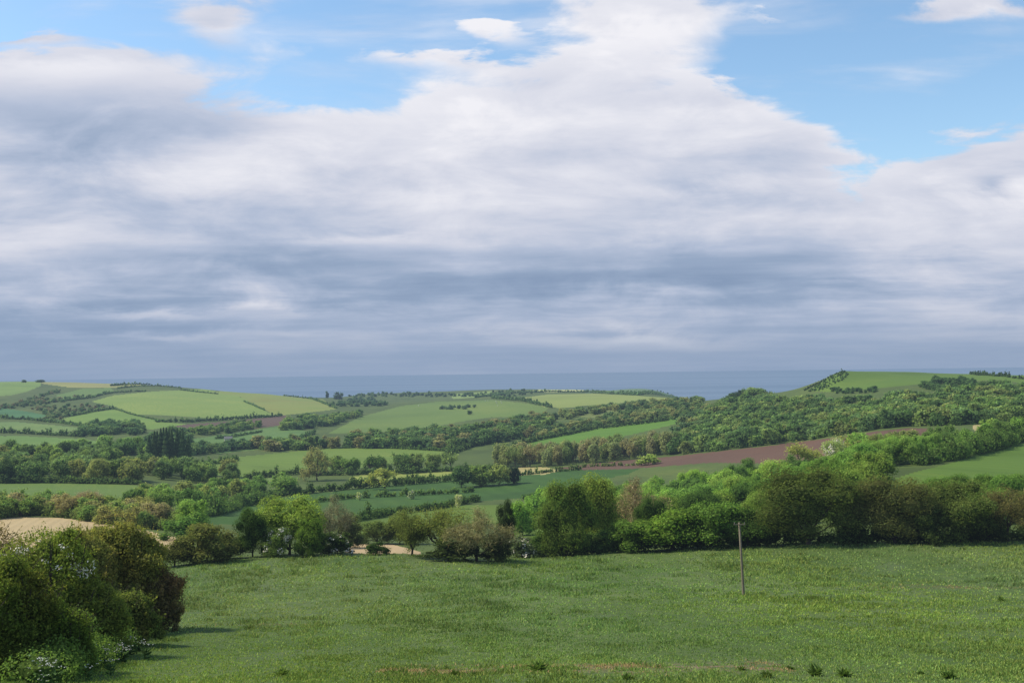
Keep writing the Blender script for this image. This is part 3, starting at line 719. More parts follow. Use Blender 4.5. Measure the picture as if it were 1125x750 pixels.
T(352, 608, 26, 30, 'bush', (66, 92, 40), 'dark green bush between the blossoming hawthorn and the bright round tree')
T(318, 609, 66, 84, 'dome', YG, 'bright yellow-green rounded tree on the left part of the field edge')
T(276, 609, 52, 44, 'tree', (58, 82, 36), 'dark green bush-like tree against the left side of the bright round tree', y=196)
T(303, 610, 34, 34, 'bloom', (98, 120, 58), 'pale blossoming hawthorn at the foot of the bright round tree', y=194)
T(338, 609, 40, 36, 'bush', (84, 112, 42), 'green bush under the right side of the bright round tree', y=195)
T(228, 617, 44, 66, 'dome', (98, 104, 52), 'dome-shaped olive brown thorn bush left of the bright round tree')
T(192, 622, 30, 44, 'bush', (82, 88, 44), 'small olive bush at the left corner of the field edge')
T(252, 613, 28, 40, 'bush', (70, 84, 42), 'dark low bush between the olive dome and the bright round tree')
T(361, 588, 48, 42, 'bare', (122, 120, 96), 'grey leafless ash tree behind the blossoming hawthorn', y=258)
T(212, 584, 38, 46, 'tree', (92, 122, 52), 'fresh green tree behind the olive dome bush', y=300)
T(196, 592, 24, 44, 'bush', (78, 116, 54), 'soft green bush just beyond the stubble corner', y=290)
T(383, 589, 24, 34, 'bush', (92, 104, 62), 'grey green thicket behind the blossoming hawthorn', y=262)
T(412, 590, 20, 46, 'bush', (84, 104, 54), 'green thicket beyond the pale stubble strip', y=285)
T(437, 588, 28, 40, 'bush', (98, 112, 56), 'olive thicket beyond the right end of the pale stubble strip', y=285)

# ---- the tall hedge in the left foreground
def big_bush(u, y, h, w, d, n, size, col, label, seed, bloom=0, bare=0, dz=0.0, name='hedge_bush'):
    r = np.random.default_rng(seed); loc = at_dist(u, y); loc.z += dz
    lob = crown_lobes(r, -.06, 'bush', 95 if n > 20000 else 60)
    lob = [(l[0] * w * r.uniform(.75, 1.22), l[1] * d * r.uniform(.75, 1.22), l[2] * h * r.uniform(.86, 1.06), l[3] * w * .58 * r.uniform(.6, 1.3), l[4] * d * .58, l[5] * h * .58 * r.uniform(.6, 1.3)) if k else (0, 0, h * .46, w * .42, d * .40, h * .46) for k, l in enumerate(lob)]
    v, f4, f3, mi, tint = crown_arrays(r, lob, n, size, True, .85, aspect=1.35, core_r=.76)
    w_ = r.choice(np.arange(len(f4)), 420)
    c_ = v[:len(f4) * 4].reshape(-1, 4, 3).mean(1)[w_]; c_ = c_[c_[:, 2] > h * .12]
    dr = np.stack([c_[:, 0] / w, c_[:, 1] / d, .35 + .5 * r.random(len(c_))], 1) + r.normal(size=(len(c_), 3)) * .3; dr /= np.linalg.norm(dr, axis=1, keepdims=True)
    ln = r.uniform(.35, 1.0, (len(c_), 1, 1)) * (h / 7)
    sp_ = (c_[:, None] + dr[:, None] * ln * np.linspace(.1, 1, 9)[None, :, None] + r.normal(size=(len(c_), 9, 3)) * .05).reshape(-1, 3)
    sv, sf = cards(r, sp_, np.repeat(dr, 9, 0), size * .85, 1.2, 1.4)
    tt = r.uniform(.85, 1.45, len(sf))
    v = np.concatenate([v[:len(f4) * 4], sv, v[len(f4) * 4:]]); f3 = f3 + len(sv)
    tint = np.concatenate([tint[:len(f4)], np.stack([tt * 1.12, tt, tt * .9], 1), tint[len(f4):]])
    f4 = np.concatenate([f4, sf + len(f4) * 4]); mi = np.concatenate([mi, np.zeros(len(sf), int)])
    # patches of reddish young leaf through the green
    q = v[:len(f4) * 4].reshape(-1, 4, 3).mean(1)
    g = s2(q[:, 0] * 1.1 + q[:, 1] * .8, q[:, 2] * 1.3, seed)
    t = np.clip(g * .9, 0, 1)[:, None]
    tint[:len(f4)] *= (1 - t) + t * np.array([1.14, .90, .95])
    if bloom:
        c = q[(q[:, 2] > h * .60) & (q[:, 1] < d * .05) & (q[:, 0] > -w * .3)]
        for b in c[r.choice(len(c), bloom)]:
            dd = np.linalg.norm((q - b) * (1, 1, 1.6), axis=1); k = (dd < r.uniform(.18, .5)) & (r.random(len(q)) < .5); mi[k] = 2
    e = tag(obj(name, None, None, loc), label, 'bush')
    obj('crown', mesh_np('hedge_crown', v, [f4, f3], MATS, np.concatenate([mi, np.zeros(len(f3), int)]), tint), e, color=soft(A(*col, 1.9), .15))
    # stems and the twigs that stick out of the top
    parts = []
    for k in range(9):
        a = r.uniform(0, 2 * PI); b = np.array([math.cos(a) * w * .1, math.sin(a) * d * .1, -.3]); t_ = np.array([math.cos(a) * w * .36, math.sin(a) * d * .36, h * r.uniform(.6, .9)])
        parts.append(tube([b, (b + t_) / 2 + r.normal(size=3) * .15, t_], [.09, .06, .02], 5))
    kk = r.choice(np.nonzero(q[:, 2] > h * .45)[0], 260 + bare)
    for p in q[kk]:
        dr = np.array([p[0] / w, p[1] / d, .55 + .4 * r.random()]) + r.normal(size=3) * .35; dr /= np.linalg.norm(dr)
        ln = r.uniform(.25, .75); parts.append(tube([p - dr * .3, p + dr * ln * .5 + r.normal(size=3) * .04, p + dr * ln], [.014, .009, .004], 3))
    tv, tf = join(parts)
    obj('stems', mesh_np('hedge_stems', tv, tf, [M_bark]), e)
    return e
big_bush(128, 84, 8.7, 8.6, 7, 36000, .16, (104, 106, 54), 'tallest hedge bush in the left foreground, dark on its right side', 11)
big_bush(82, 80, 7.9, 7.0, 6, 24000, .16, (100, 102, 54), 'olive brown hedge bush between the tallest bush and the blossoming one', 19)
big_bush(168, 84, 5.0, 4.8, 5, 14000, .16, (98, 88, 58), 'reddish brown bush at the right end of the foreground hedge', 12, bare=200)
big_bush(46, 60, 7.4, 7.0, 5, 34000, .12, (86, 100, 42), 'foreground hedge bush with white hawthorn blossom on its upper side', 13, bloom=30)
big_bush(-6, 48, 5.6, 5.4, 4.6, 36000, .10, (78, 92, 38), 'dark green hedge bush in the bottom left corner of the picture', 14)
big_bush(74, 60, 4.6, 7.2, 5.0, 32000, .12, (92, 102, 44), 'yellowish green hedge bush below the blossom, in the middle of the foreground hedge', 15)
big_bush(44, 50, 3.4, 5.0, 3.6, 28000, .10, (74, 92, 36), 'low dark green hedge bush above the white flowering weeds', 16)
big_bush(-14, 80, 8.4, 7.5, 5, 16000, .16, (98, 92, 66), 'twiggy grey brown bush at the left edge, poking above the hedge', 17, bare=500)
big_bush(118, 68, 3.6, 6.6, 4.5, 24000, .13, (82, 94, 46), 'low shadowed bush at the foot of the tallest hedge bush', 18)

hedge([(40, 752), (78, 738), (105, 722), (128, 708), (150, 696), (172, 690)], 1.5, 'low tangle of nettles and brambles along the foot of the foreground hedge', (76, 100, 46), 54, w=2.2, trees=.2)
# ---- groups of trees planted over an area outlined in the photo
def area(poly, spacing, n_max, ymin=3, seed=1, jit=.45):
    r = np.random.default_rng(seed); pa = np.array(poly, float); pts = []
    for _ in range(n_max * 60):
        u = r.uniform(pa[:, 0].min(), pa[:, 0].max()); v = r.uniform(pa[:, 1].min(), pa[:, 1].max())
        if not in_poly(np.array([u]), np.array([v]), poly)[0]: continue
        p = hit(u, v, ymin)
        if all((p.x - q.x) ** 2 + (p.y - q.y) ** 2 > (spacing * r.uniform(1 - jit, 1 + jit * .4)) ** 2 for q in pts):
            pts.append(p)
            if len(pts) >= n_max: break
    return pts
def grove(poly, spacing, n_max, hs, kinds, cols, label, group, seed, aspect=.95, ymin=3, sink=.03):
    r = np.random.default_rng(seed); out = []
    for p in area(poly, spacing, n_max, ymin, seed):
        h = r.uniform(*hs); i = r.integers(0, len(cols)); kd = kinds[r.integers(0, len(kinds))]
        p.z -= h * sink
        lb = label[i] if isinstance(label, list) else label
        out.append(plant(p, h, h * aspect * r.uniform(.85, 1.2), kd, cols[i], lb, group))
    return out

WOOD = [(94, 126, 46), (74, 104, 42), (84, 116, 48), (104, 130, 54), (66, 96, 42)]
grove([(566, 588), (578, 566), (610, 556), (640, 552), (700, 545), (760, 538), (840, 530), (900, 526), (960, 522), (985, 535), (960, 560), (930, 580), (850, 588), (760, 592), (690, 596), (640, 600)],
      6.6, 135, (7.5, 12), ['tree', 'dome', 'bush'], WOOD, ['bright green leafy tree in the wood behind the low hedge', 'deep green leafy tree in the wood behind the low hedge', 'mid green leafy tree in the wood behind the low hedge', 'yellowish green leafy tree in the wood behind the low hedge', 'dark green leafy tree in the wood behind the low hedge'],
      'trees of the bright wood behind the field edge', 31, ymin=222)
grove([(990, 560), (1020, 552), (1060, 548), (1140, 545), (1150, 572), (1000, 580)], 6.0, 24, (5.5, 8), ['tree', 'bush'], [(82, 116, 44), (92, 124, 48)], ['deep green tree behind the olive trees at the right edge', 'bright green tree behind the olive trees at the right edge'], 'trees between the right edge row and the sloping field', 32, ymin=222)
grove([(975, 514), (1010, 509), (1040, 504), (1070, 498), (1100, 490), (1150, 478), (1150, 470), (1090, 478), (1040, 490), (1000, 497), (960, 505)], 6.0, 34, (6.0, 9.5), ['tree', 'dome', 'bush'], [(80, 112, 46), (68, 92, 44), (94, 120, 52)], ['mid green tree in the row along the top of the right field', 'dark green tree in the row along the top of the right field', 'light green tree in the row along the top of the right field'], 'trees along the top of the right field', 33, ymin=300)
grove([(935, 520), (985, 512), (1000, 497), (985, 492), (940, 498)], 6.5, 20, (6.5, 9.5), ['tree', 'dome', 'budding'], [(88, 118, 50), (96, 104, 58)], ['green tree above the left tip of the right field', 'olive tree above the left tip of the right field'], 'trees above the left tip of the right field', 34, ymin=300)
T(917, 503, 22, 36, 'bloom', (112, 128, 76), 'hawthorn in full white blossom below the red ploughed field', y=400, var=1)
T(878, 508, 24, 40, 'budding', (120, 124, 62), 'yellow-olive tree in young leaf below the red ploughed field', y=470)
T(940, 497, 22, 44, 'budding', (108, 112, 66), 'thin olive tree in front of the right part of the red ploughed field', y=440)
T(985, 508, 24, 26, 'upright', (132, 152, 58), 'small lime green tree below the right tip of the red ploughed field', y=390)
T(1052, 498, 16, 22, 'bloom', (96, 116, 66), 'small white blossoming hawthorn above the right field', y=400)
T(710, 513, 14, 26, 'bush', (104, 122, 58), 'rounded light green bush on the near edge of the red ploughed field', y=640)

# left middle distance
ML = [(76, 98, 56), (92, 112, 60), (64, 84, 50), (84, 106, 66), (104, 110, 66)]
ml_lb = lambda t: ['mid green tree ' + t, 'light green tree ' + t, 'dark green tree ' + t, 'grey green tree ' + t, 'olive brown tree ' + t]
grove([(-15, 530), (60, 529.5), (150, 531), (150, 527), (60, 526), (-15, 526)], 11, 12, (10, 13), ['tree', 'dome'], ML, ml_lb('in the row along the far side of the left green field'), 'trees along the far side of the left green field', 41, 1.05, ymin=420)
grove([(-15, 523), (150, 525), (215, 530), (262, 535), (262, 524), (215, 520), (165, 517), (100, 517), (-15, 514)], 10.5, 42, (8, 13), ['tree', 'dome', 'bush'], ML, ml_lb('in the wooded belt left of centre'), 'trees of the wooded belt left of centre', 42, 1.0, ymin=420)
grove([(-15, 512), (60, 510), (130, 512), (130, 504), (60, 502), (-15, 502)], 13, 22, (9, 13), ['tree', 'dome'], ML, ml_lb('in the scattered group left of the dark conifers'), 'scattered trees left of the dark conifers', 43, 1.05, ymin=500)
grove([(60, 504), (95, 503), (168, 504), (168, 497), (120, 494), (66, 496)], 11, 20, (9, 13), ['tree', 'dome'], [(80, 108, 58), (66, 92, 54), (96, 122, 66)], ['mid green tree in the clump beside the dark conifers', 'dark green tree in the clump beside the dark conifers', 'pale green tree in the clump beside the dark conifers'], 'clump of trees beside the dark conifers', 44, 1.0, ymin=600)
grove([(-15, 572), (40, 566), (80, 570), (120, 577), (190, 590), (200, 582), (160, 572), (110, 564), (60, 560), (-15, 562)], 6.5, 40, (5, 8.5), ['budding', 'tree', 'bush', 'bush'], [(106, 106, 64), (84, 108, 56), (116, 108, 78), (96, 112, 62)], ['olive brown tree beyond the left stubble', 'fresh green tree beyond the left stubble', 'pale brownish tree beyond the left stubble', 'soft olive tree beyond the left stubble'], 'trees beyond the left stubble field', 45, 1.25, ymin=330)
grove([(140, 560), (200, 566), (232, 568), (262, 556), (300, 548), (300, 540), (262, 538), (200, 545), (150, 548)], 8, 36, (6, 9.5), ['tree', 'dome', 'bush', 'budding'], [(78, 108, 54), (92, 118, 58), (66, 92, 48), (102, 112, 64)], ['mid green tree in the hedge belt left of the dark crop', 'light green tree in the hedge belt left of the dark crop', 'deep green tree in the hedge belt left of the dark crop', 'olive tree in the hedge belt left of the dark crop'], 'trees in the hedge belt left of the dark crop field', 46, 1.0, ymin=380)
T(97, 566, 30, 28, 'bare', (128, 112, 94), 'tall pinkish leafless tree standing in front of the left green field', y=372)
for k, (u, hh) in enumerate([(163, 28), (169, 33), (176, 36), (182, 37), (188, 35), (194, 36), (200, 33), (206, 28), (172, 30), (185, 32), (197, 31), (179, 34)]):
    T(u, 506 - (k > 7) * 3, hh, 17, 'conifer', (60, 82, 54), 'dark conifer in the dense stand left of centre', 'dark conifers standing close together', y=735 + (k > 7) * 14 + 3 * (k % 3))
# row of trees below the mid field
grove([(345, 521), (380, 521), (430, 520), (500, 517), (500, 514), (430, 516), (380, 516), (345, 517)], 9.5, 17, (9, 13), ['tree', 'dome', 'budding'], [(80, 106, 56), (96, 112, 64), (66, 90, 50)], ['mid green tree in the row below the long middle field', 'olive green tree in the row below the long middle field', 'dark green tree in the row below the long middle field'], 'trees in the row below the long middle field', 47, .95, ymin=560)
T(347, 520, 32, 36, 'budding', (104, 104, 70), 'broad brown-green tree standing up against the long middle field', y=660)
T(311, 548, 30, 34, 'dome', (84, 112, 54), 'rounded green tree in the hedge above the dark crop', y=560)
T(505, 530, 18, 26, 'dome', (60, 84, 48), 'dark tree at the left end of the clump above the dark crop', y=590)
T(525, 530, 20, 30, 'tree', (88, 108, 56), 'light olive tree in the clump above the dark crop', y=595)
T(546, 528, 20, 26, 'dome', (104, 116, 62), 'yellowish tree in the clump above the dark crop', y=600)
T(562, 527, 16, 16, 'dome', (46, 64, 44), 'small dark round tree at the right end of the clump above the dark crop', y=605)
T(421, 533, 20, 34, 'budding', (112, 120, 66), 'yellow-olive tree in front of the pale hay strip', y=585)
# thin young wood along the ploughed field
grove([(545, 514), (600, 513), (640, 510), (700, 504), (742, 499), (742, 495), (690, 498), (640, 502), (590, 506), (540, 508)], 6, 64, (11, 15.5), ['budding', 'upright', 'upright'], [(104, 112, 74), (88, 104, 62), (112, 108, 80)], ['grey olive tree in the thin wood beyond the red ploughed field', 'mid green tree in the thin wood beyond the red ploughed field', 'brownish tree in the thin wood beyond the red ploughed field'], 'trees of the thin wood beyond the red ploughed field', 48, .75, ymin=650)

# ---- far woods that read as one mass
WV = []
for k in range(7):
    r_ = np.random.default_rng(900 + k); lob = crown_lobes(r_, .0, 'upright' if k > 4 else 'flat' if k % 2 else 'low', 13)
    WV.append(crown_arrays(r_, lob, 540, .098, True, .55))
def woodland(polys, label, seed, cols, col_obj=(84, 110, 58)):
    """one mass of distant trees; polys: (polygon, spacing, max, (h0,h1), ymin)"""
    r = np.random.default_rng(seed); vs, f4s, f3s, t4, t3 = [], [], [], [], []; o = 0; p0 = None
    base = np.array(A(*col_obj, 1)[:3])
    for poly, sp, nm, hs, ym in polys:
        for p in area(poly, sp, nm, ym, seed, .35):
            if p0 is None: p0 = np.array(p)
            h = r.uniform(*hs); w = h * r.uniform(.95, 1.55); v, a, b, mi, tint = WV[r.integers(0, 7)]
            th = r.uniform(0, 2 * PI); c, s = math.cos(th), math.sin(th)
            q = np.stack([(v[:, 0] * c - v[:, 1] * s) * w, (v[:, 0] * s + v[:, 1] * c) * w, v[:, 2] * h - h * r.uniform(.03, .34)], 1) + (np.array(p) - p0)
            tc_ = np.array(A(*cols[r.integers(0, len(cols))], 1)[:3]) / base * r.uniform(.85, 1.15)
            vs.append(q); f4s.append(a + o); f3s.append(b + o); t4.append(tint[:len(a)] * tc_); t3.append(tint[len(a):] * tc_); o += len(v)
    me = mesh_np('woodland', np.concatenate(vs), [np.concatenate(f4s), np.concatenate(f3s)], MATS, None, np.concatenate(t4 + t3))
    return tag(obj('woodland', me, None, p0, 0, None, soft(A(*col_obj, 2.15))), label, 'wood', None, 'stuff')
HW = [(82, 108, 56), (70, 96, 52), (94, 116, 64), (64, 88, 50), (96, 112, 64), (78, 104, 62)]
woodland([([(735, 500), (760, 478), (785, 452), (805, 440), (830, 434), (850, 443), (885, 446), (915, 446), (960, 446), (1010, 442), (1060, 435), (1100, 431), (1150, 431), (1150, 462), (1070, 466), (1035, 468), (1000, 468), (960, 472), (920, 478), (850, 488), (790, 495)], 8.8, 860, (6.5, 12.5), 540)],
         'dense broadleaf wood covering the slope of the right hand hill', 61, HW)
woodland([([(1008, 426), (1025, 419), (1050, 419), (1078, 422), (1072, 430), (1040, 431)], 6, 45, (4.5, 7), 700), ([(885, 431), (900, 422), (912, 415), (925, 409), (934, 410), (925, 418), (905, 428)], 3.5, 90, (1.2, 2.4), 800), ([(915, 430), (935, 428), (965, 427), (965, 431), (920, 433)], 7, 22, (3, 5), 700)],
         'dark scrub on the grassy top of the right hand hill', 62, [(58, 84, 50), (66, 92, 52)])
woodland([([(285, 492), (340, 490), (420, 490), (500, 491), (545, 478), (565, 470), (603, 466), (600, 476), (548, 486), (500, 494), (430, 492), (350, 493), (290, 496)], 10, 150, (10, 14), 750),
          ([(380, 484), (480, 476), (540, 470), (585, 462), (600, 462), (560, 472), (520, 480), (450, 488), (390, 490)], 10, 120, (9, 13), 850)],
         'mixed wood across the valley below the smooth pasture hill', 63, [(72, 98, 58), (86, 110, 62), (64, 88, 56), (100, 106, 70)])
woodland([([(308, 473), (330, 472), (366, 468), (378, 463), (374, 459), (340, 461), (312, 466)], 9, 50, (9, 13), 900), ([(378, 461), (392, 459), (398, 455), (384, 456)], 9, 9, (8, 11), 1000), ([(246, 477), (285, 470), (286, 466), (262, 468), (205, 475), (206, 478)], 8, 60, (6, 9), 950)],
         'grove of trees beside the brown ploughed strip', 64, [(82, 108, 58), (70, 96, 58), (96, 116, 66)])
woodland([([(598, 482), (650, 471), (720, 463), (756, 458), (766, 448), (740, 445), (700, 452), (660, 462), (610, 472), (575, 478)], 9.5, 150, (7, 10), 850),
          ([(600, 466), (640, 457), (680, 452), (730, 446), (770, 444), (770, 440), (700, 445), (640, 452), (600, 459)], 10, 90, (7, 10), 950), ([(745, 470), (765, 450), (785, 452), (770, 478), (740, 488)], 10, 45, (8, 12), 800)],
         'wooded strips between the bright crop and the pale ridge field', 65, [(78, 102, 62), (92, 110, 68), (66, 90, 58), (106, 116, 72)])
woodland([([(-15, 450), (10, 446), (25, 441), (60, 430), (68, 428), (66, 431), (40, 437), (58, 440), (100, 434), (100, 436), (60, 443), (30, 447), (0, 450)], 8, 110, (4, 6.5), 1300),
          ([(28, 449), (60, 446), (110, 446), (122, 448), (95, 452), (75, 457), (68, 463), (50, 463), (45, 452)], 8, 80, (4, 6.5), 1150)],
         'belt of small trees and scrub on the left hill', 66, [(74, 100, 68), (88, 108, 74), (104, 108, 82)])
woodland([([(85, 480), (120, 478), (150, 474), (150, 466), (110, 468), (86, 472)], 9, 60, (7, 11), 900), ([(146, 478), (160, 476), (158, 470), (146, 472)], 7, 9, (6, 9), 900), ([(160, 490), (200, 492), (212, 486), (206, 478), (170, 480)], 10, 30, (7, 11), 780), ([(205, 500), (240, 497), (262, 494), (312, 490), (312, 486), (262, 490), (215, 494)], 8, 60, (6, 10), 800)],
         'hedgerow trees below the folded fields on the left', 67, [(72, 98, 64), (84, 108, 66), (62, 88, 58)])
woodland([([(362, 447), (424, 446), (424, 443), (400, 438), (385, 440), (366, 444)], 12, 60, (6, 9), 1600), ([(380, 438), (420, 436), (520, 436), (520, 433), (420, 432.5), (384, 434)], 18, 80, (5, 9), 2000), ([(520, 436), (560, 437), (600, 430), (560, 429), (530, 432)], 16, 50, (5, 8), 1900), ([(700, 432), (800, 435), (800, 430), (740, 428), (690, 430)], 20, 50, (4, 7), 2000), ([(484, 450), (522, 449), (522, 447), (484, 448)], 8, 16, (5, 7), 1300)],
         'far copses on the low ground towards the coast', 68, [(66, 92, 66), (80, 104, 72)])

hedge([(598, 611), (640, 609), (690, 606), (740, 603), (800, 601), (840, 598.5), (900, 597), (960, 596), (1020, 595), (1080, 593.5), (1180, 591)], 2.3, 'low dark undergrowth beneath the trees along the far right edge of the pasture', (58, 78, 38), 60, trees=.15, w=3)
hedge([(1008, 511), (1040, 506), (1070, 499.5), (1100, 491.5), (1160, 477)], 4.6, 'tall dense hedge along the top of the sloping right field', (70, 96, 44), 59, trees=.35, ymin=262, w=5)
hedge([(-20, 572), (40, 565), (80, 569), (120, 575), (160, 582), (198, 591)], 3.2, 'scrubby hedge along the far side of the left stubble', (90, 106, 56), 58, trees=.3, ymin=330, w=4)
hedge([(-15, 531), (60, 530), (100, 531), (150, 532)], 2.6, 'dark hedge under the row of trees beyond the left green field', (66, 88, 50), 57, trees=.2, ymin=420, w=4)
hedge([(200, 570), (235, 566), (262, 556), (300, 550)], 3.0, 'bushy hedge at the left end of the dark crop', (74, 100, 52), 56, trees=.3, ymin=380, w=4)
hedge([(345, 522), (400, 521), (450, 520), (500, 517), (545, 515)], 3.0, 'hedge bottom under the row of trees below the long middle field', (74, 98, 54), 55, trees=.2, ymin=560, w=4)
HG = (70, 96, 52); HF = (72, 98, 64)
hedge([(345, 552), (380, 548), (440, 545), (500, 542), (522, 540)], 2.6, 'low hedge running between the two halves of the dark crop field', (82, 108, 56), 70)
hedge([(384, 574), (430, 565), (480, 559), (527, 550)], 3.2, 'thick dark hedge along the lower edge of the dark crop field', (66, 90, 46), 71)
hedge([(262, 554), (300, 546), (345, 541), (400, 536), (450, 532), (502, 528)], 3.6, 'dark hedge along the upper edge of the dark crop field', (66, 90, 48), 72, trees=.25)
hedge([(560, 523), (600, 519), (640, 516)], 2.0, 'short low hedge by the pale tan patch', HG, 73)
hedge([(575, 549), (600, 543), (620, 537)], 2.6, 'short hedge between the dark crop and the bright wood', (66, 92, 48), 74)
hedge([(488, 503), (500, 497), (520, 490), (545, 486), (557, 481)], 3.6, 'dark hedge slanting up from the row of trees to the bright crop', (66, 88, 52), 75)
hedge([(268, 527), (300, 523), (345, 519)], 3.5, 'hedge along the lower left edge of the long middle field', (78, 100, 58), 76, trees=.25)
hedge([(610, 515), (660, 512), (705, 511)], 1.8, 'straggling bushes along the lower edge of the red ploughed field', (84, 100, 56), 77, gaps=.4)
hedge([(562, 491), (600, 482), (650, 472), (700, 466), (752, 459)], 3.5, 'shadowed hedge along the top of the bright crop', (70, 92, 54), 78, ymin=800)
hedge([(0, 459.5), (30, 461), (60, 464), (92, 468.5)], 3.2, 'hedge below the blue-green field on the left', HF, 79)
hedge([(-15, 475), (40, 477), (90, 480)], 3.5, 'hedge under the low pasture at the left edge', HF, 80, trees=.3)
hedge([(56, 442), (80, 439.5), (100, 437), (124, 431.5), (160, 430)], 3.0, 'dark hedge below the hill-top shelf on the left', HF, 81)
hedge([(70, 458), (95, 454), (125, 449)], 3.0, 'hedge along the upper edge of the folded green field', HF, 82)
hedge([(125, 449), (150, 456.5), (180, 463)], 1.6, 'thin hedge dividing the folded field from the domed field', HF, 83, trees=0)
hedge([(170, 463.5), (210, 463.5), (250, 461), (310, 457)], 3.5, 'hedge along the upper edge of the brown ploughed strip', HF, 84, trees=.3)
hedge([(268, 441), (280, 446), (291, 451)], 1.6, 'thin hedge down the right side of the domed field', HF, 85, trees=0)
hedge([(312, 432), (340, 438), (370, 449)], 2.6, 'hedge down the right side of the gold-edged field', HF, 86)
hedge([(122, 424), (135, 423), (150, 422.5), (165, 421.5)], 3.5, 'dark bushes along the edge of the hill-top hay field', HF, 87, trees=.3)
hedge([(522, 437), (560, 432), (600, 430.5), (650, 431), (700, 434), (762, 437.5)], 3.8, 'long dark hedge along the pale ridge field', HF, 88)
hedge([(540, 437.5), (570, 440), (590, 444), (606, 448)], 3.8, 'hedge curving down the right side of the smooth pasture hill', HF, 89, trees=.3)
hedge([(198, 428.5), (215, 430.5), (240, 433)], 2.4, 'low hedge on the crest of the domed field against the sea', HF, 90, trees=0, ymin=1500)
hedge([(0, 492), (60, 493)], 3.0, 'hedge above the scattered trees at the left edge', HF, 91)
hedge([(884, 429), (896, 422.5), (906, 417.5), (918, 411.5), (928, 408.5)], 1.6, 'dark scrub down the steep left edge of the grassy hill top', (60, 78, 52), 92, ymin=800, trees=.05)
hedge([(1066, 411), (1090, 413), (1110, 415), (1140, 418)], 2.4, 'dark bushes along the skyline at the right', (56, 78, 48), 93, gaps=.5, trees=.3, ymin=700)
hedge([(385, 530.5), (440, 529), (500, 525)], 2.6, 'hedge under the pale hay strip', (74, 98, 52), 94, trees=.25)

hedge([(128, 427), (150, 424.5), (175, 424), (200, 426.5)], 2.4, 'thin hedge across the shoulder of the left hill', HF, 95, trees=.1, ymin=1500)
hedge([(236, 482), (262, 479), (288, 474.5)], 2.2, 'thin dark hedge slanting between the two upper fields', HF, 96, trees=.1)
hedge([(312, 489), (330, 482), (346, 476)], 2.8, 'hedge down the right end of the upper fields', HF, 97, trees=.3)
hedge([(205, 512), (240, 509), (262, 505)], 2.6, 'hedge running out from the conifers into the long middle field', HG, 98, trees=.3)
hedge([(420, 492), (460, 494), (492, 496)], 2.2, 'thin hedge along the top right of the long middle field', HG, 99, trees=.2)
hedge([(1010, 508), (1030, 504.5), (1052, 500.5)], 1.6, 'low bank at the top left corner of the sloping right field', (96, 104, 62), 100, trees=0, ymin=262)
# ---- single far trees on skylines and in fields
T(44, 421, 4, 11, 'dome', (60, 84, 58), 'dark low tree on the skyline of the left hill, right of the green top', y=2150)
T(26, 419.6, 2.5, 6, 'dome', (60, 84, 58), 'tiny dark tree on the skyline at the far left', y=2150)
T(359, 435, 6, 4, 'tree', (56, 78, 60), 'lone dark tree standing against the sea', y=2400)
T(371, 435, 5, 11, 'dome', (60, 82, 60), 'dark rounded copse tree against the sea, right of the lone tree', y=2350)
T(810, 437, 9, 14, 'dome', (44, 62, 44), 'dark tree on the wooded skyline at the left end of the right hill', y=1090)
T(826, 436, 10, 22, 'dome', (82, 104, 58), 'green tree on the wooded skyline right of the dark one', y=1080)
T(515, 453, 2.5, 7, 'bush', (60, 84, 54), 'small dark bush alone on the smooth pasture hill', y=1400)
T(393, 547, 7, 7, 'bloom', (130, 140, 104), 'white blossoming bush at the left end of the low crop hedge', y=512)
T(450, 544, 6, 8, 'bloom', (126, 138, 100), 'white blossoming bush midway along the low crop hedge', y=512)
T(502, 551, 9, 9, 'bloom', (140, 146, 104), 'cream blossoming bush in the thick hedge below the dark crop', y=462)

# ------------------------------------------------------------------ telegraph pole
M_wood = simple_mat('weathered_wood', A(158, 146, 124)); M_por = simple_mat('porcelain', A(170, 160, 150), .4)
pl = at_dist(812.0, 120); e = tag(obj('telegraph_pole', None, None, pl), 'slender weathered wooden pole with a short crossarm standing alone in the pasture', 'pole')
v, f = tube([(0, 0, -.6), (-.02, 0, 0), (-.18, 0, 3.9), (-.36, 0, 7.85), (-.362, 0, 7.88)], [.155, .15, .13, .105, .02], 12); obj('pole', mesh_np('pole', v, f, [M_wood], smooth=True), e)
def boxm(name, c, s, mt, bev=.01):
    bm = bmesh.new(); bmesh.ops.create_cube(bm, size=1); bmesh.ops.scale(bm, vec=s, verts=bm.verts)
    bmesh.ops.bevel(bm, geom=bm.edges[:], offset=bev, segments=1, affect='EDGES'); bmesh.ops.translate(bm, vec=c, verts=bm.verts)
    me = bpy.data.meshes.new(name); bm.to_mesh(me); bm.free(); me.materials.append(mt); return me
obj('crossarm', boxm('crossarm', (-.35, -.13, 7.66), (1.25, .09, .11), M_wood), e)
for sx in (-.55, .55):
    v, f = tube([(-.35 + sx, -.13, 7.71), (-.35 + sx, -.13, 7.76), (-.35 + sx, -.13, 7.80), (-.35 + sx, -.13, 7.86), (-.35 + sx, -.13, 7.9), (-.35 + sx, -.13, 7.905)], [.02, .02, .05, .045, .03, .003], 8)
    obj('insulator', mesh_np('insulator', v, f, [M_por], smooth=True), e)
v, f = tube([(.19 - .35, -.11, 7.64), (-.29, -.10, 7.2)], [.016, .016], 5); obj('brace', mesh_np('brace', v, f, [M_wood]), e)
v, f = tube([(-.19 - .35, -.11, 7.64), (-.39, -.10, 7.2)], [.016, .016], 5); obj('brace', mesh_np('brace', v, f, [M_wood]), e)

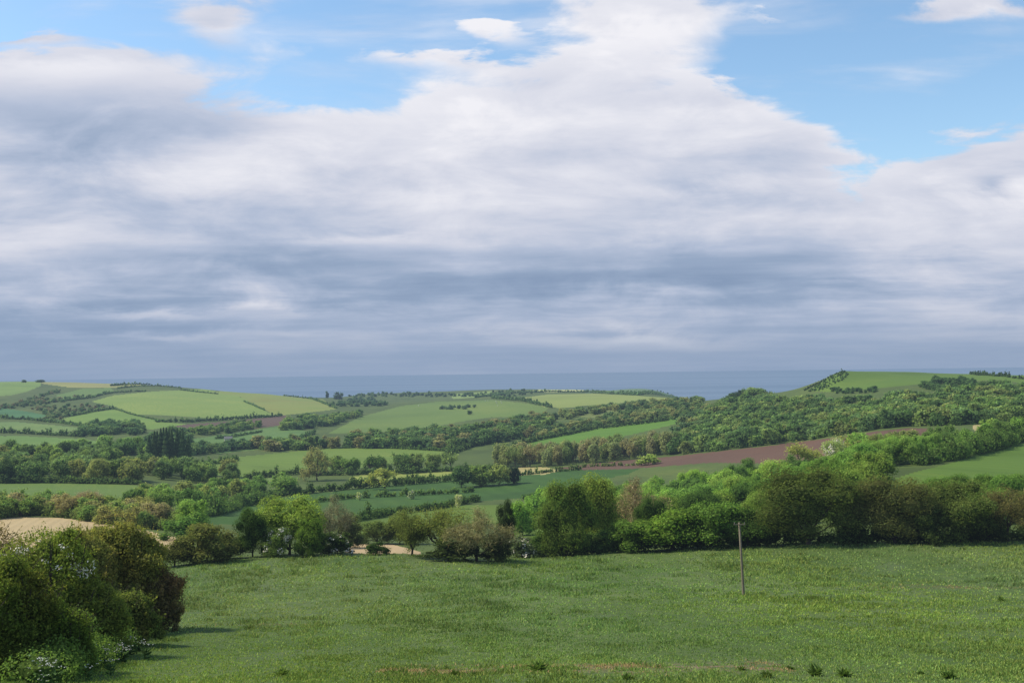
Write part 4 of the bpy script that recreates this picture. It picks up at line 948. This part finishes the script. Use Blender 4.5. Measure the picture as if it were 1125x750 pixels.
# ------------------------------------------------------------------ sheep on the pasture hill, farm buildings far off
M_wool = simple_mat('wool', A(226, 222, 210, .85))
def sheep_mesh():
    bm = bmesh.new()
    def el(c, s, sub=2):
        q = bmesh.ops.create_icosphere(bm, subdivisions=sub, radius=1)['verts']; bmesh.ops.scale(bm, vec=s, verts=q); bmesh.ops.translate(bm, vec=c, verts=q)
    el((0, 0, .62), (.55, .27, .28)); el((.62, 0, .72), (.2, .1, .12)); el((.5, 0, .7), (.2, .14, .16)); el((.60, .12, .78), (.03, .08, .04), 1); el((.60, -.12, .78), (.03, .08, .04), 1)
    for sx, sy in ((.34, .13), (.34, -.13), (-.36, .13), (-.36, -.13)):
        q = bmesh.ops.create_cone(bm, segments=8, radius1=.045, radius2=.07, depth=.46, cap_ends=True)['verts']; bmesh.ops.translate(bm, vec=(sx, sy, .23), verts=q)
    me = bpy.data.meshes.new('sheep'); bm.to_mesh(me); bm.free(); me.materials.append(M_wool); return me
SM = sheep_mesh()
for k, (u, v_) in enumerate([(533, 440.6), (536, 440.8), (545, 441.6), (545.8, 443), (550.5, 441.4), (551, 443.2), (547, 446), (460, 446)]):
    p = hit(u, v_); o = obj('sheep', SM, None, p, k * 1.3, (1.5, 1.5, 1.5)); tag(o, 'white sheep grazing on the smooth pasture hill', 'sheep', 'sheep on the pasture hill')
M_wall = simple_mat('pale_render', A(214, 208, 190, .8)); M_roof = simple_mat('slate_roof', A(150, 150, 148))
def house(u, y, L, D, h, rh, rz, label):
    p = at_dist(u, y); e = tag(obj('farm_building', None, None, p, rz), label, 'building')
    obj('wall', boxm('wall', (0, 0, h / 2 - .3), (L, D, h + .6), M_wall, .02), e)
    a, b = L / 2 + .3, D / 2 + .35
    vv = np.array([(-a, -b, h - .1), (a, -b, h - .1), (a, b, h - .1), (-a, b, h - .1), (-a, 0, h + rh), (a, 0, h + rh)])
    ff = [np.array([(0, 1, 5, 4), (2, 3, 4, 5), (3, 2, 1, 0)]), np.array([(0, 4, 3), (1, 2, 5)])]
    obj('roof', mesh_np('roof', vv, ff, [M_roof]), e)
    obj('door', boxm('door', (L * .2, -D / 2 - .03, 1.05), (1.2, .06, 2.1), M_wood, .005), e)
house(250, 1010, 7, 5, 3, 2, .3, 'small white cottage among trees near the bare soil patch')
house(165, 716, 10, 6, 2.4, 1.6, -.2, 'low farm shed with a pale roof at the foot of the dark conifers')

# ------------------------------------------------------------------ grass, weeds and flowers in the pasture
M_blade = leaf_mat('grass_blades', .3)
def tufts():
    r = np.random.default_rng(5); n = 150000
    u = r.uniform(-25, W0 + 25, n); row = 595 + (780 - 595) * r.random(n) ** .85
    tx, s = ray(u, row)
    # distance from the drop table, column by column
    y = np.empty(n); yj = np.searchsorted(YS, 30.0); ye = np.searchsorted(YS, 208.0)
    ci = np.clip(np.searchsorted(TXS, tx), 0, NX - 1)
    for c in np.unique(ci):
        k = ci == c; y[k] = np.exp(np.interp(-s[k], -S[c, yj:ye], LY[yj:ye], left=np.nan, right=np.nan))
    ok = np.isfinite(y) & (y > 32) & (y < 204); tx, y = tx[ok], y[ok]; x = tx * y
    g = s2(x / 1.6, y / 2.6, 91) + s2(x / .6, y / .9, 92) * .7 + s2(x / 7, y / 10, 93) * .8
    k = r.random(len(x)) < np.clip(.50 + g * .22, .2, 1); x, y, g = x[k], y[k], g[k]
    z = EYE - np.array([np.interp(math.log(b), LY, S[min(np.searchsorted(TXS, a / b), NX - 1)]) * b / FPX for a, b in zip(x, y)])
    nb = 4
    # darker, taller tussocks
    ti = r.choice(len(x), 1500); ti = ti[g[ti] + 1.2 * s2(x[ti] / 5, y[ti] / 8, 99) > .0]
    tw = r.uniform(.15, .55, len(ti)) * np.clip(y[ti] / 90, .6, 1.6)
    kx = np.repeat(x[ti], 26) + r.normal(size=len(ti) * 26) * np.repeat(tw, 26) * 1.5; ky = np.repeat(y[ti], 26) + r.normal(size=len(ti) * 26) * np.repeat(tw, 26)
    kz = np.repeat(z[ti], 26) - (ky - np.repeat(y[ti], 26)) * .13
    T1 = np.concatenate([np.zeros(len(x) * nb), np.repeat(r.uniform(.5, 1, len(ti)), 26)])
    X, Y, Z, G = (np.concatenate([np.repeat(q, nb), w]) for q, w in ((x, kx), (y, ky), (z, kz), (g, np.full(len(kx), 1.0))))
    m = len(X)
    sc = np.clip(Y / 110, .55, 1.5)
    h = (.07 + .06 * np.clip(G, 0, 2) + .07 * r.random(m) + .10 * np.clip(s2(X / 3.2, Y / 4.5, 96) - .55, 0, 1) + .16 * T1) * sc; wd = (.035 + .04 * r.random(m)) * sc
    X = X + r.normal(size=m) * .16 * sc; Y = Y + r.normal(size=m) * .16 * sc
    a = r.uniform(0, PI, m); le = r.normal(size=(m, 2)) * .5
    dx_, dy_ = np.cos(a) * wd, np.sin(a) * wd
    tx_, ty_ = X + le[:, 0] * h, Y + le[:, 1] * h
    v = np.stack([np.stack([X - dx_, Y - dy_, Z - .03], -1), np.stack([X + dx_, Y + dy_, Z - .03], -1), np.stack([tx_ + dx_ * .35, ty_ + dy_ * .35, Z + h], -1), np.stack([tx_ - dx_ * .35, ty_ - dy_ * .35, Z + h * .95], -1)], 1).reshape(-1, 3)
    f = np.arange(m * 4).reshape(m, 4)
    t = r.uniform(.65, 1.35, m) * np.clip(1.05 - .09 * G, .7, 1.2); dry = r.random(m) < .02
    tint = np.stack([t * r.uniform(.85, 1.2, m), t, t * r.uniform(.8, 1.2, m)], 1); tint[dry] = np.array([1.7, 1.3, 1.5])
    B = s2(X / 9, Y / 16, 94); C = s2(X / 22, Y / 30, 95); D = s2(X / 3.2, Y / 4.5, 96)
    tint *= np.stack([1 + .13 * B + .04 * C, 1 + .07 * B - .02 * C, 1 - .04 * B + .16 * C], 1) * ((1 - .20 * np.clip(D, -1, 1.4)) * (1 - .27 * T1))[:, None]
    wk = np.maximum(np.exp(-((Y - 50.6) / 2.4) ** 2) * (X > -6.3) * (X < 12.3) * (np.abs(X - 7.6) > .9), .8 * np.maximum(np.exp(-((Y - 136) / 3) ** 2 - ((X - 56) / 9) ** 2), np.exp(-((Y - 92) / 2) ** 2 - ((X + 21) / 4) ** 2)))
    wk = wk * (T1 == 0); dead = r.random(m) < wk * np.clip(.42 + 1.0 * s2(X / 1.1, Y / .8, 97) + .35 * s2(X / .3, Y / .3, 98), 0, 1)
    tint[dead] = np.array([2.15, 1.08, 2.0]) * r.uniform(.75, 1.15, (dead.sum(), 1))
    return mesh_np('grass', v, f, [M_blade], None, tint)
tag(obj('grass', tufts(), None, None, 0, None, A(120, 140, 74, 1.16)), 'rough tussocky grass covering the near pasture', 'grass', None, 'stuff')

def weed_mesh(seed, n=110):
    r = np.random.default_rng(seed); vs, fs, o = [], [], 0
    for k in range(n):
        a = r.uniform(0, 2 * PI); el = r.uniform(.25, 1.35); L = r.uniform(.35, 1.0); w = L * .13
        d = np.array([math.cos(a) * math.cos(el), math.sin(a) * math.cos(el), math.sin(el)]); s = np.array([-math.sin(a), math.cos(a), 0]) * w
        b = np.array([r.normal() * .12, r.normal() * .12, 0]); m_ = b + d * L * .55; t = b + d * L * np.array([1.15, 1.15, .82])
        vs += [b, m_ - s, t, m_ + s]; fs.append((o, o + 1, o + 2, o + 3)); o += 4
    t = r.uniform(.7, 1.3, n); return mesh_np('weed', np.array(vs), np.array(fs), [M_leaf], None, np.stack([t, t, t], 1))
r_w = np.random.default_rng(3)
WM = [weed_mesh(300 + k, 60 + 30 * k) for k in range(6)]
for k, (u, v_, s) in enumerate([(896, 742, .55), (928, 743, .42), (592, 737, .5), (500, 742, .28), (842, 744, .33), (690, 746, .26), (1100, 660, .6), (815, 736, .24), (310, 742, .36), (1042, 745, .35), (1012, 741, .2), (868, 735, .2)]):
    p = hit(u, v_); o = obj('weed_plant', WM[k % 6], None, p, k * 1.1, (s * 1.15, s * 1.15, s * 1.25), vary(A(88, 112, 48, 1.1), r_w, .15))
    tag(o, 'dark leafy weed clump standing up from the pasture grass', 'weed', 'leafy weeds in the near pasture')

M_umb = simple_mat('umbel_white', A(226, 228, 216, .85)); M_stalk = simple_mat('flower_stalk', A(90, 122, 58))
def parsley(seed):
    r = np.random.default_rng(seed); parts = []; cv = []
    for k in range(r.integers(6, 10)):
        t = np.array([r.normal() * .22, r.normal() * .22, r.uniform(.6, 1.05)])
        parts.append(tube([(0, 0, -.05), t * (.4, .4, .55), t], [.012, .009, .005], 4))
        for j in range(r.integers(5, 9)):
            a = r.uniform(0, 2 * PI); q = t + np.array([math.cos(a) * .06, math.sin(a) * .06, r.uniform(0, .03)]) * r.uniform(.3, 1.2)
            cv.append(q)
    for k in range(14):                        # ferny leaves
        a = r.uniform(0, 2 * PI); z = r.uniform(.05, .5); t = np.array([math.cos(a) * .34, math.sin(a) * .34, z + .12])
        parts.append(tube([(0, 0, z), t * .55 + (0, 0, z * .3), t], [.03, .05, .004], 3))
    sv, sf = join(parts); v, f = cards(r, np.array(cv), np.tile((0, 0, 1.0), (len(cv), 1)), .042, .5)
    return mesh_np('cow_parsley', np.concatenate([sv, v]), np.concatenate([sf, f + len(sv)]), [M_stalk, M_umb], np.concatenate([np.zeros(len(sf), int), np.ones(len(f), int)]))
PM = [parsley(500 + k) for k in range(5)]
r_ = np.random.default_rng(77)
for k in range(44):
    t = r_.random(); u = 34 + t * 118 + r_.normal() * 9; v_ = 756 - t * 42 + r_.normal() * 7
    p = hit(u, min(v_, 764)); s = r_.uniform(.7, 1.15)
    tag(obj('cow_parsley', PM[k % 5], None, p, k * 1.7, (s, s, s)), 'white flowered cow parsley at the foot of the foreground hedge', 'wildflower', 'cow parsley along the foreground hedge')
